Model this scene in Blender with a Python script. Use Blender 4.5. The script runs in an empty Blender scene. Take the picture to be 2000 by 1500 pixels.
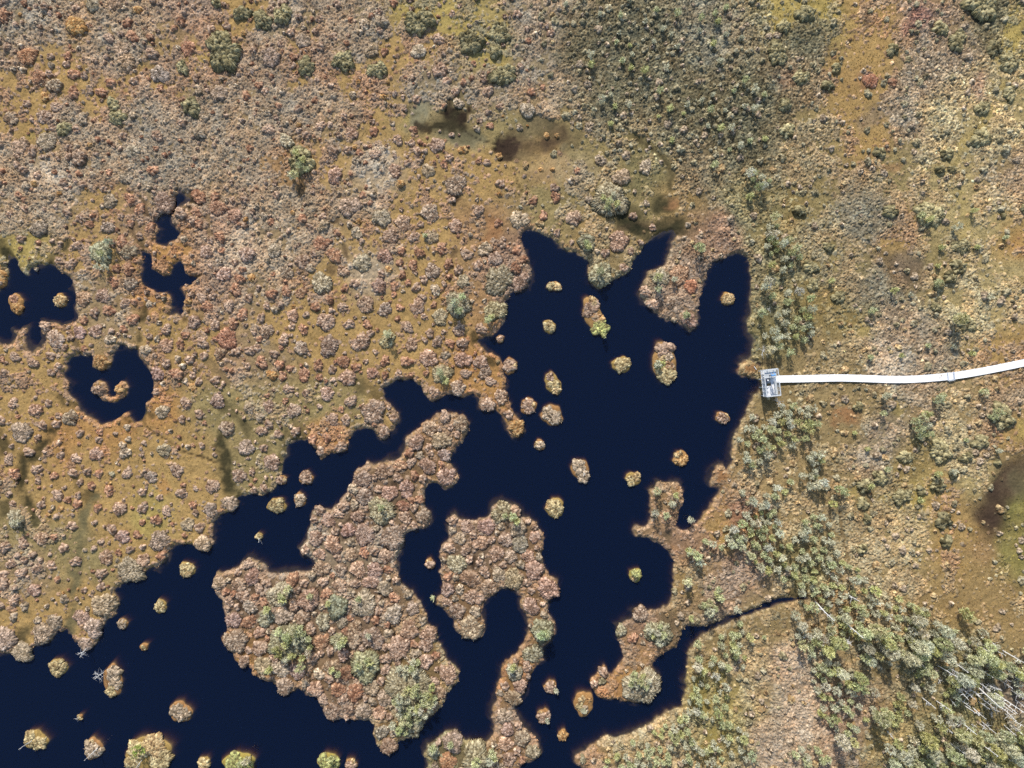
import bpy, bmesh, math, random
import numpy as np
from mathutils import Vector, Matrix

random.seed(7)
RNG = np.random.default_rng(11)
S = 0.07                      # metres per photo unit (photo frame is 2000 x 1500 units)
CAM_H = 93.0                  # height of the drone above the bog
PI = math.pi
scene = bpy.context.scene
COL = scene.collection

def W(x, y):
    """photo-frame position on the ground -> world metres"""
    return ((x - 1000.0) * S, (750.0 - y) * S)

def WH(x, y, h):
    """where something seen at x, y and standing h metres up really is"""
    k = (CAM_H - h) / CAM_H
    return ((x - 1000.0) * S * k, (750.0 - y) * S * k)

def lin(c):
    return tuple(((v / 255.0) / 12.92 if v / 255.0 <= 0.04045 else (((v / 255.0) + 0.055) / 1.055) ** 2.4) for v in c)

# ------------------------------------------------------------------ mesh helpers
def mesh_np(name, V, quads=None, tris=None, C=None, smooth=True):
    me = bpy.data.meshes.new(name)
    V = np.asarray(V, np.float32)
    nq = 0 if quads is None else len(quads)
    nt = 0 if tris is None else len(tris)
    me.vertices.add(len(V)); me.vertices.foreach_set('co', V.ravel())
    loops = []
    if nq: loops.append(np.asarray(quads, np.int32).ravel())
    if nt: loops.append(np.asarray(tris, np.int32).ravel())
    loops = np.concatenate(loops)
    starts = np.concatenate([np.arange(nq, dtype=np.int32) * 4, nq * 4 + np.arange(nt, dtype=np.int32) * 3])
    me.loops.add(len(loops)); me.loops.foreach_set('vertex_index', loops)
    me.polygons.add(nq + nt)
    me.polygons.foreach_set('loop_start', starts.astype(np.int32))
    me.polygons.foreach_set('use_smooth', np.full(nq + nt, smooth, dtype=bool))
    if C is not None:
        C = np.asarray(C, np.float32)
        a = me.color_attributes.new('Col', 'FLOAT_COLOR', 'POINT')
        a.data.foreach_set('color', np.concatenate([C, np.ones((len(C), 1), np.float32)], 1).ravel())
    me.update(calc_edges=True)
    me.validate()
    return me

def obj(name, me, mat=None, parent=None, loc=(0, 0, 0), rz=0.0):
    o = bpy.data.objects.new(name, me)
    COL.objects.link(o)
    o.location = loc; o.rotation_euler = (0, 0, rz)
    if mat and me is not None and not me.materials: me.materials.append(mat)
    if parent: o.parent = parent
    return o

def tag(o, label=None, cat=None, group=None, kind=None):
    if label: o['label'] = label
    if cat: o['category'] = cat
    if group: o['group'] = group
    if kind: o['kind'] = kind
    return o

class MB:
    """collects simple solids into one mesh"""
    def __init__(s): s.V = []; s.Q = []; s.T = []; s.C = []; s.n = 0
    def add(s, V, Q=(), T=(), c=(1, 1, 1)):
        V = np.asarray(V, float).reshape(-1, 3)
        s.V.append(V)
        if len(Q): s.Q.append(np.asarray(Q, int) + s.n)
        if len(T): s.T.append(np.asarray(T, int) + s.n)
        c = np.asarray(c, float)
        s.C.append(np.tile(c, (len(V), 1)) if c.ndim == 1 else c)
        s.n += len(V)
    def box(s, c, d, rz=0.0, col=(1, 1, 1)):
        x, y, z = d[0] / 2, d[1] / 2, d[2] / 2
        V = np.array([[-x, -y, -z], [x, -y, -z], [x, y, -z], [-x, y, -z], [-x, -y, z], [x, -y, z], [x, y, z], [-x, y, z]])
        R = np.array([[math.cos(rz), -math.sin(rz), 0], [math.sin(rz), math.cos(rz), 0], [0, 0, 1]])
        V = V @ R.T + np.array(c)
        s.add(V, Q=[[0, 3, 2, 1], [4, 5, 6, 7], [0, 1, 5, 4], [1, 2, 6, 5], [2, 3, 7, 6], [3, 0, 4, 7]], c=col)
    def tube(s, pts, rad, n=6, col=(1, 1, 1)):
        pts = np.asarray(pts, float); m = len(pts)
        rad = np.broadcast_to(np.asarray(rad, float), (m,))
        V = []
        for i in range(m):
            t = pts[min(i + 1, m - 1)] - pts[max(i - 1, 0)]
            t = t / (np.linalg.norm(t) + 1e-9)
            a = np.cross(t, [0, 0, 1.0]) if abs(t[2]) < 0.9 else np.cross(t, [1.0, 0, 0])
            a /= np.linalg.norm(a); b = np.cross(t, a)
            for k in range(n):
                q = 2 * PI * k / n
                V.append(pts[i] + rad[i] * (math.cos(q) * a + math.sin(q) * b))
        Q = []
        for i in range(m - 1):
            for k in range(n):
                k2 = (k + 1) % n
                Q.append([i * n + k, i * n + k2, (i + 1) * n + k2, (i + 1) * n + k])
        V.append(pts[0]); V.append(pts[-1])
        T = [[m * n, (k + 1) % n, k] for k in range(n)] + [[m * n + 1, (m - 1) * n + k, (m - 1) * n + (k + 1) % n] for k in range(n)]
        s.add(V, Q=Q, T=T, c=col)
    def arrays(s):
        V = np.concatenate(s.V)
        Q = np.concatenate(s.Q) if s.Q else None
        T = np.concatenate(s.T) if s.T else None
        return V, Q, T, np.concatenate(s.C)
    def mesh(s, name, smooth=False):
        V, Q, T, C = s.arrays()
        return mesh_np(name, V, Q, T, C, smooth)

# ------------------------------------------------------------------ noise
class VN:
    def __init__(s, seed): s.t = np.random.default_rng(seed).random((256, 256)).astype(np.float32)
    def __call__(s, x, y):
        xi = np.floor(x).astype(np.int32); yi = np.floor(y).astype(np.int32)
        fx = (x - xi).astype(np.float32); fy = (y - yi).astype(np.float32)
        fx = fx * fx * (3 - 2 * fx); fy = fy * fy * (3 - 2 * fy)
        x0 = xi & 255; x1 = (xi + 1) & 255; y0 = yi & 255; y1 = (yi + 1) & 255
        t = s.t
        return ((t[y0, x0] * (1 - fx) + t[y0, x1] * fx) * (1 - fy) + (t[y1, x0] * (1 - fx) + t[y1, x1] * fx) * fy) * 2 - 1
def fbm(x, y, seed, octaves=4, gain=0.5):
    a = 1.0; f = 1.0; tot = 0; out = 0
    for k in range(octaves):
        out = out + a * VN(seed * 31 + k)(x * f + 17.3 * k, y * f - 9.1 * k); tot += a; a *= gain; f *= 2.03
    return out / tot

# ------------------------------------------------------------------ materials
def new_mat(name):
    m = bpy.data.materials.new(name); m.use_nodes = True
    nt = m.node_tree; nt.nodes.clear()
    return m, nt, nt.nodes, nt.links

def veg_mat(name, rough=0.9, noise_scale=9.0, amount=0.35, use_col=True, base=(0.3, 0.3, 0.3), objcol=True, trans=0.0):
    """plant matter: vertex colour x object colour x fine noise"""
    m, nt, N, L = new_mat(name)
    out = N.new('ShaderNodeOutputMaterial'); b = N.new('ShaderNodeBsdfPrincipled')
    b.inputs['Roughness'].default_value = rough
    b.inputs['Specular IOR Level'].default_value = 0.12
    if use_col:
        a = N.new('ShaderNodeAttribute'); a.attribute_name = 'Col'; cur = a.outputs['Color']
    else:
        r = N.new('ShaderNodeRGB'); r.outputs[0].default_value = (*base, 1); cur = r.outputs[0]
    if objcol:
        oi = N.new('ShaderNodeObjectInfo')
        mx = N.new('ShaderNodeMix'); mx.data_type = 'RGBA'; mx.blend_type = 'MULTIPLY'
        mx.inputs[0].default_value = 1.0
        L.new(cur, mx.inputs[6]); L.new(oi.outputs['Color'], mx.inputs[7]); cur = mx.outputs[2]
    geo = N.new('ShaderNodeNewGeometry')
    nz = N.new('ShaderNodeTexNoise'); nz.inputs['Scale'].default_value = noise_scale
    nz.inputs['Detail'].default_value = 5; nz.inputs['Roughness'].default_value = 0.7
    L.new(geo.outputs['Position'], nz.inputs['Vector'])
    mr = N.new('ShaderNodeMapRange')
    mr.inputs['From Min'].default_value = 0.3; mr.inputs['From Max'].default_value = 0.7
    mr.inputs['To Min'].default_value = 1 - amount; mr.inputs['To Max'].default_value = 1 + amount
    L.new(nz.outputs['Fac'], mr.inputs['Value'])
    mul = N.new('ShaderNodeVectorMath'); mul.operation = 'SCALE'
    L.new(cur, mul.inputs[0]); L.new(mr.outputs['Result'], mul.inputs['Scale'])
    L.new(mul.outputs['Vector'], b.inputs['Base Color'])
    if trans > 0:
        tr = N.new('ShaderNodeBsdfTranslucent'); L.new(mul.outputs['Vector'], tr.inputs['Color'])
        ms = N.new('ShaderNodeMixShader'); ms.inputs[0].default_value = trans
        L.new(b.outputs[0], ms.inputs[1]); L.new(tr.outputs[0], ms.inputs[2]); L.new(ms.outputs[0], out.inputs['Surface'])
    else:
        L.new(b.outputs[0], out.inputs['Surface'])
    return m

def wood_mat(name, c1, c2, scale=(1.5, 40, 8), rough=0.75):
    m, nt, N, L = new_mat(name)
    out = N.new('ShaderNodeOutputMaterial'); b = N.new('ShaderNodeBsdfPrincipled'); b.inputs['Roughness'].default_value = rough
    tc = N.new('ShaderNodeTexCoord'); mp = N.new('ShaderNodeMapping'); mp.inputs['Scale'].default_value = scale
    nz = N.new('ShaderNodeTexNoise'); nz.inputs['Scale'].default_value = 1.0; nz.inputs['Detail'].default_value = 6
    cr = N.new('ShaderNodeValToRGB')
    cr.color_ramp.elements[0].position = 0.3; cr.color_ramp.elements[0].color = (*c1, 1)
    cr.color_ramp.elements[1].position = 0.65; cr.color_ramp.elements[1].color = (*c2, 1)
    L.new(tc.outputs['Object'], mp.inputs['Vector']); L.new(mp.outputs[0], nz.inputs['Vector'])
    L.new(nz.outputs['Fac'], cr.inputs[0])
    a = N.new('ShaderNodeAttribute'); a.attribute_name = 'Col'
    mx = N.new('ShaderNodeMix'); mx.data_type = 'RGBA'; mx.blend_type = 'MULTIPLY'; mx.inputs[0].default_value = 1
    L.new(cr.outputs[0], mx.inputs[6]); L.new(a.outputs['Color'], mx.inputs[7])
    L.new(mx.outputs[2], b.inputs['Base Color'])
    L.new(b.outputs[0], out.inputs['Surface'])
    return m

def plain_mat(name, c, rough=0.8):
    m, nt, N, L = new_mat(name)
    out = N.new('ShaderNodeOutputMaterial'); b = N.new('ShaderNodeBsdfPrincipled'); b.inputs['Roughness'].default_value = rough
    nz = N.new('ShaderNodeTexNoise'); nz.inputs['Scale'].default_value = 12
    cr = N.new('ShaderNodeValToRGB')
    cr.color_ramp.elements[0].color = (*[v * 0.75 for v in c], 1); cr.color_ramp.elements[1].color = (*[min(1, v * 1.25) for v in c], 1)
    L.new(nz.outputs['Fac'], cr.inputs[0]); L.new(cr.outputs[0], b.inputs['Base Color']); L.new(b.outputs[0], out.inputs['Surface'])
    return m

M_GROUND = veg_mat('bog_ground', 0.95, 7.0, 0.30, objcol=False)
M_HEATHER = veg_mat('heather', 0.95, 11.0, 0.38)
M_SPRIG = veg_mat('sprigs', 0.95, 5.0, 0.25, objcol=False)
M_NEEDLE = veg_mat('pine_needles', 0.8, 4.0, 0.25, trans=0.28)
M_BARK = veg_mat('pine_bark', 0.9, 14.0, 0.4, use_col=False, base=(0.16, 0.12, 0.09), objcol=False)
M_DEAD = veg_mat('dead_wood', 0.8, 10.0, 0.25, use_col=False, base=(0.74, 0.72, 0.68), objcol=False)
M_BOARD = wood_mat('sunbleached_boards', (0.90, 0.88, 0.85), (0.99, 0.98, 0.96), scale=(0.6, 14, 4))
M_GREY = wood_mat('grey_timber', (0.36, 0.38, 0.38), (0.60, 0.61, 0.60), scale=(6, 6, 2))

def water_mat():
    m, nt, N, L = new_mat('peat_water')
    out = N.new('ShaderNodeOutputMaterial')
    tr = N.new('ShaderNodeBsdfTransparent'); tr.inputs['Color'].default_value = (0.97, 0.97, 0.97, 1)
    gl = N.new('ShaderNodeBsdfGlossy'); gl.inputs['Roughness'].default_value = 0.06
    gl.inputs['Color'].default_value = (1, 1, 1, 1)
    df = N.new('ShaderNodeBsdfDiffuse'); df.inputs['Color'].default_value = WATER_SKY_BLUE  # diffuse blue helps out the weak mirror image of the sky
    lw = N.new('ShaderNodeLayerWeight'); lw.inputs['Blend'].default_value = 0.5      # Schlick: 0.021 + 0.979 (1 - cos)^5
    pw = N.new('ShaderNodeMath'); pw.operation = 'POWER'; pw.inputs[1].default_value = 5.0; L.new(lw.outputs['Facing'], pw.inputs[0])
    fr = N.new('ShaderNodeMath'); fr.operation = 'MULTIPLY_ADD'; fr.inputs[1].default_value = 0.979; fr.inputs[2].default_value = 0.021; L.new(pw.outputs[0], fr.inputs[0])
    geo = N.new('ShaderNodeNewGeometry')
    mp = N.new('ShaderNodeMapping'); mp.inputs['Scale'].default_value = (0.7, 2.2, 1); mp.inputs['Rotation'].default_value = (0, 0, 0.12)
    nz = N.new('ShaderNodeTexNoise'); nz.inputs['Scale'].default_value = 1.6; nz.inputs['Detail'].default_value = 4
    bp = N.new('ShaderNodeBump'); bp.inputs['Strength'].default_value = 0.012; bp.inputs['Distance'].default_value = 0.05
    L.new(geo.outputs['Position'], mp.inputs['Vector']); L.new(mp.outputs[0], nz.inputs['Vector'])
    L.new(nz.outputs['Fac'], bp.inputs['Height']); L.new(bp.outputs[0], gl.inputs['Normal'])
    m1 = N.new('ShaderNodeMixShader'); m1.inputs[0].default_value = 0.14
    L.new(tr.outputs[0], m1.inputs[1]); L.new(df.outputs[0], m1.inputs[2])
    m2 = N.new('ShaderNodeMixShader'); L.new(fr.outputs[0], m2.inputs[0])
    L.new(m1.outputs[0], m2.inputs[1]); L.new(gl.outputs[0], m2.inputs[2])
    L.new(m2.outputs[0], out.inputs['Surface'])
    va = N.new('ShaderNodeVolumeAbsorption'); va.inputs['Color'].default_value = (0.50, 0.36, 0.16, 1); va.inputs['Density'].default_value = 2.2
    L.new(va.outputs[0], out.inputs['Volume'])
    return m
WATER_SKY_BLUE = (0.013, 0.036, 0.125, 1)  # sky reflection painted in as a navy surface colour
M_WATER = water_mat()
# ------------------------------------------------------------------ shorelines (photo frame units)
LAKE = [(-80,1275),(0,1275),(15,1277),(28,1273),(42,1278),(58,1272),(65,1265),(80,1260),(87,1255),(107,1242),(130,1225),(140,1240),(155,1255),(163,1273),(185,1262),(200,1232),(210,1212),(225,1197),(230,1172),(225,1155),(235,1137),(250,1132),(272,1127),(287,1115),(307,1105),(325,1090),(327,1077),(345,1065),(370,1065),(385,1072),(402,1076),(415,1057),(417,1025),(430,1005),(450,1000),(465,987),(467,975),(480,967),(500,962),(515,967),(527,962),(540,950),(550,930),(550,910),(560,890),(560,867),(582,862),(600,857),(605,867),(620,882),(627,894),(650,886),(670,887),(680,872),(680,857),(692,842),(710,836),(730,842),(740,852),(750,859),(765,845),(777,822),(779,807),(765,795),(752,775),(745,758),(765,746),(805,738),(820,752),(830,765),(842,782),(855,782),(867,770),(887,767),(905,774),(925,770),(937,776),(937,797),(950,805),(967,800),(982,810),(992,827),(997,848),(1010,854),(1024,842),(1018,825),(1002,805),(996,785),(984,765),(986,740),(984,715),(978,700),(962,694),(948,688),(932,668),(945,659),(965,651),(982,628),(988,610),(982,597),(992,585),(1000,572),(1025,565),(1035,547),(1035,525),(1032,502),(1022,482),(1019,465),(1022,455),(1032,445),(1057,455),(1082,466),(1100,485),(1125,495),(1140,502),(1150,515),(1149,535),(1152,552),(1170,561),(1190,555),(1207,542),(1225,531),(1240,510),(1252,492),(1260,475),(1272,464),(1290,457),(1310,452),(1318,460),(1312,475),(1305,505),(1297,519),(1282,522),(1265,532),(1255,552),(1251,575),(1260,595),(1280,610),(1300,626),(1325,632),(1347,645),(1362,632),(1360,615),(1363,598),(1371,575),(1375,550),(1377,535),(1390,517),(1410,505),(1440,497),(1457,500),(1465,522),(1469,547),(1467,580),(1467,612),(1461,628),(1463,650),(1475,667),(1470,687),(1465,701),(1450,705),(1441,714),(1438,724),(1450,733),(1470,736),(1484,742),(1485,757),(1470,772),(1460,797),(1450,822),(1437,847),(1430,880),(1427,906),(1420,918),(1413,910),(1402,909),(1395,920),(1386,940),(1390,950),(1405,950),(1409,957),(1390,982),(1370,1010),(1350,1037),(1332,1037),(1320,1027),(1325,1010),(1332,980),(1337,957),(1325,944),(1310,945),(1287,944),(1267,960),(1270,987),(1270,1015),(1257,1027),(1240,1025),(1234,1035),(1241,1050),(1265,1050),(1287,1062),(1307,1080),(1316,1100),(1312,1128),(1314,1162),(1305,1182),(1280,1192),(1265,1191),(1255,1185),(1237,1193),(1235,1210),(1220,1215),(1205,1222),(1205,1245),(1212,1260),(1220,1285),(1205,1307),(1195,1317),(1187,1315),(1180,1300),(1167,1307),(1166,1317),(1155,1325),(1151,1335),(1160,1352),(1170,1362),(1200,1367),(1225,1371),(1250,1371),(1272,1362),(1285,1345),(1285,1322),(1272,1297),(1280,1285),(1300,1275),(1320,1264),(1327,1245),(1337,1225),(1355,1221),(1375,1222),(1400,1215),(1425,1202),(1457,1195),(1485,1184),(1512,1170),(1545,1166),(1575,1167),(1577,1172),(1545,1176),(1520,1181),(1490,1192),(1457,1203),(1425,1217),(1395,1227),(1370,1242),(1355,1257),(1345,1272),(1342,1295),(1342,1325),(1337,1355),(1330,1380),(1302,1390),(1272,1412),(1250,1422),(1225,1435),(1200,1441),(1180,1435),(1170,1442),(1162,1452),(1150,1457),(1142,1467),(1122,1477),(1123,1487),(1140,1500),(1150,1560),(1040,1560),(1012,1520),(1014,1492),(1040,1486),(1054,1475),(1054,1452),(1042,1437),(1022,1420),(1010,1397),(1006,1380),(1022,1357),(1035,1325),(1042,1302),(1058,1290),(1060,1265),(1082,1237),(1082,1217),(1070,1200),(1072,1175),(1092,1152),(1090,1135),(1077,1125),(1059,1105),(1057,1072),(1060,1047),(1050,1027),(1035,1010),(1020,1010),(1010,990),(980,979),(962,990),(957,1010),(935,1012),(920,1015),(897,1017),(885,1007),(874,1015),(875,1030),(880,1050),(865,1067),(858,1085),(862,1105),(855,1120),(865,1137),(862,1157),(850,1167),(852,1182),(870,1192),(887,1210),(892,1230),(905,1242),(922,1247),(940,1245),(946,1225),(942,1207),(940,1195),(942,1175),(957,1165),(975,1152),(990,1147),(1005,1152),(1018,1165),(1020,1187),(1032,1205),(1032,1230),(1020,1257),(1012,1275),(1000,1282),(985,1290),(979,1305),(980,1325),(969,1345),(970,1365),(965,1385),(960,1402),(967,1412),(965,1432),(950,1450),(925,1452),(907,1442),(890,1425),(872,1426),(862,1437),(850,1447),(835,1452),(830,1465),(837,1500),(830,1560),(-80,1560)]
BIGISLE = [(870,800),(885,810),(905,811),(916,825),(910,845),(907,862),(890,872),(880,890),(880,905),(892,920),(894,935),(882,950),(867,955),(855,942),(837,945),(829,960),(830,980),(840,1000),(840,1020),(832,1032),(812,1035),(790,1042),(787,1067),(775,1095),(777,1123),(785,1140),(807,1155),(817,1175),(830,1197),(835,1220),(852,1230),(857,1252),(872,1285),(897,1310),(892,1330),(877,1347),(862,1380),(837,1402),(812,1435),(792,1442),(777,1452),(765,1470),(750,1471),(741,1455),(730,1437),(732,1422),(725,1407),(700,1407),(670,1402),(650,1407),(635,1395),(632,1380),(620,1365),(600,1357),(597,1347),(582,1340),(570,1350),(552,1354),(540,1337),(525,1330),(500,1322),(495,1320),(485,1300),(465,1295),(457,1280),(442,1267),(434,1247),(442,1230),(442,1207),(437,1182),(425,1152),(419,1140),(424,1122),(450,1112),(472,1102),(482,1091),(500,1095),(515,1100),(527,1117),(550,1120),(600,1117),(617,1108),(612,1092),(590,1080),(587,1072),(595,1065),(600,1050),(607,1030),(612,1000),(625,990),(640,995),(655,987),(670,970),(685,947),(695,922),(710,910),(717,900),(732,905),(755,900),(777,897),(787,885),(795,855),(812,842),(825,827),(850,812)]
POOL_A = [(-80,580),(-30,570),(0,567),(14,545),(12,518),(20,500),(30,510),(35,530),(55,537),(60,522),(72,528),(82,515),(100,515),(110,525),(130,535),(145,547),(140,565),(150,582),(152,607),(145,627),(125,637),(107,632),(86,627),(82,647),(87,662),(82,680),(62,690),(47,682),(47,662),(52,640),(28,645),(27,670),(12,677),(0,670),(-30,655),(-80,660)]
POOL_B = [(350,376),(367,388),(348,404),(337,425),(342,442),(352,457),(350,472),(322,482),(305,472),(310,450),(295,434),(307,425),(322,412),(337,395)]
POOL_C = [(280,495),(292,500),(300,522),(320,540),(332,537),(338,518),(355,512),(358,525),(360,538),(384,543),(377,555),(360,562),(365,582),(360,605),(355,619),(345,612),(333,612),(332,590),(322,575),(295,570),(282,560),(277,535)]
POOL_D = [(140,697),(160,692),(177,697),(181,716),(195,722),(212,720),(219,708),(217,689),(237,677),(265,680),(277,695),(287,720),(300,747),(300,775),(284,792),(277,822),(262,826),(250,807),(225,822),(200,827),(180,820),(162,802),(145,780),(128,765),(130,750),(120,732),(132,720)]
ISLE_D = [(182,752),(195,742),(207,752),(213,775),(222,781),(230,770),(233,752),(245,746),(251,757),(241,776),(230,785),(210,784),(192,777)]
SMALLISLES = [(0,0)]
HOOKS = [[(1441,712),(1452,704),(1468,703),(1484,715),(1484,733),(1468,736),(1450,733),(1440,724)]]
WATERS = [LAKE, POOL_A, POOL_B, POOL_C, POOL_D]
LANDS = [BIGISLE, ISLE_D]

# ------------------------------------------------------------------ ground colours: key -> (ground, heather lump, lump variation)
K = {
 'OCHRE': ((161,130,73),(160,130,105)), 'YELLOW': ((160,140,72),(150,138,105)), 'ORANGE': ((164,122,64),(166,126,90)),
 'ORANGEBR': ((150,116,74),(158,130,102)), 'TAN': ((142,120,84),(166,145,118)), 'GREYTAN': ((136,120,90),(160,143,120)),
 'PINK': ((146,118,84),(164,136,112)), 'PALE': ((165,145,115),(186,168,143)), 'KHAKI': ((138,122,76),(158,140,108)),
 'OLIVE': ((120,110,70),(148,138,100)), 'OLIVEOCHRE': ((138,118,68),(154,138,96)), 'OLIVEBR': ((138,118,76),(158,140,104)),
 'HEATH': ((98,92,64),(112,106,82)), 'HEATHGREY': ((116,108,84),(142,134,112)), 'HEATHBR': ((118,102,72),(140,126,98)),
 'STRAW': ((160,142,92),(184,166,126)), 'STRAWBR': ((150,128,84),(176,156,118)), 'PINKBR': ((142,116,88),(162,138,116)),
 'OCHREBR': ((146,120,72),(164,142,106)), 'REDBR': ((140,110,82),(158,128,104)), 'BROWN': ((106,88,62),(130,112,86)),
 'WETBROWN': ((68,52,40),(104,90,64)), 'MOSSGREEN': ((118,112,56),(124,116,70)), 'YELLOWOL': ((140,126,66),(156,144,98)),
 'DARKOL': ((108,100,64),(136,128,86)), 'BROWNGREY': ((120,104,84),(140,124,104)), 'PALEPINK': ((158,136,108),(176,154,128)),
 'BLACKWET': ((33,23,19),(60,50,40)), 'GREENDARK': ((44,44,27),(92,86,56)), 'OLIVEDARK': ((66,61,38),(110,100,70)),
 'OLIVEGREY': ((98,92,62),(130,120,90)), 'RUST': ((150,108,66),(158,118,80)), 'REDH': ((136,92,78),(152,108,92)), 'GREYGREEN': ((120,122,100),(140,140,115)),
}
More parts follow.
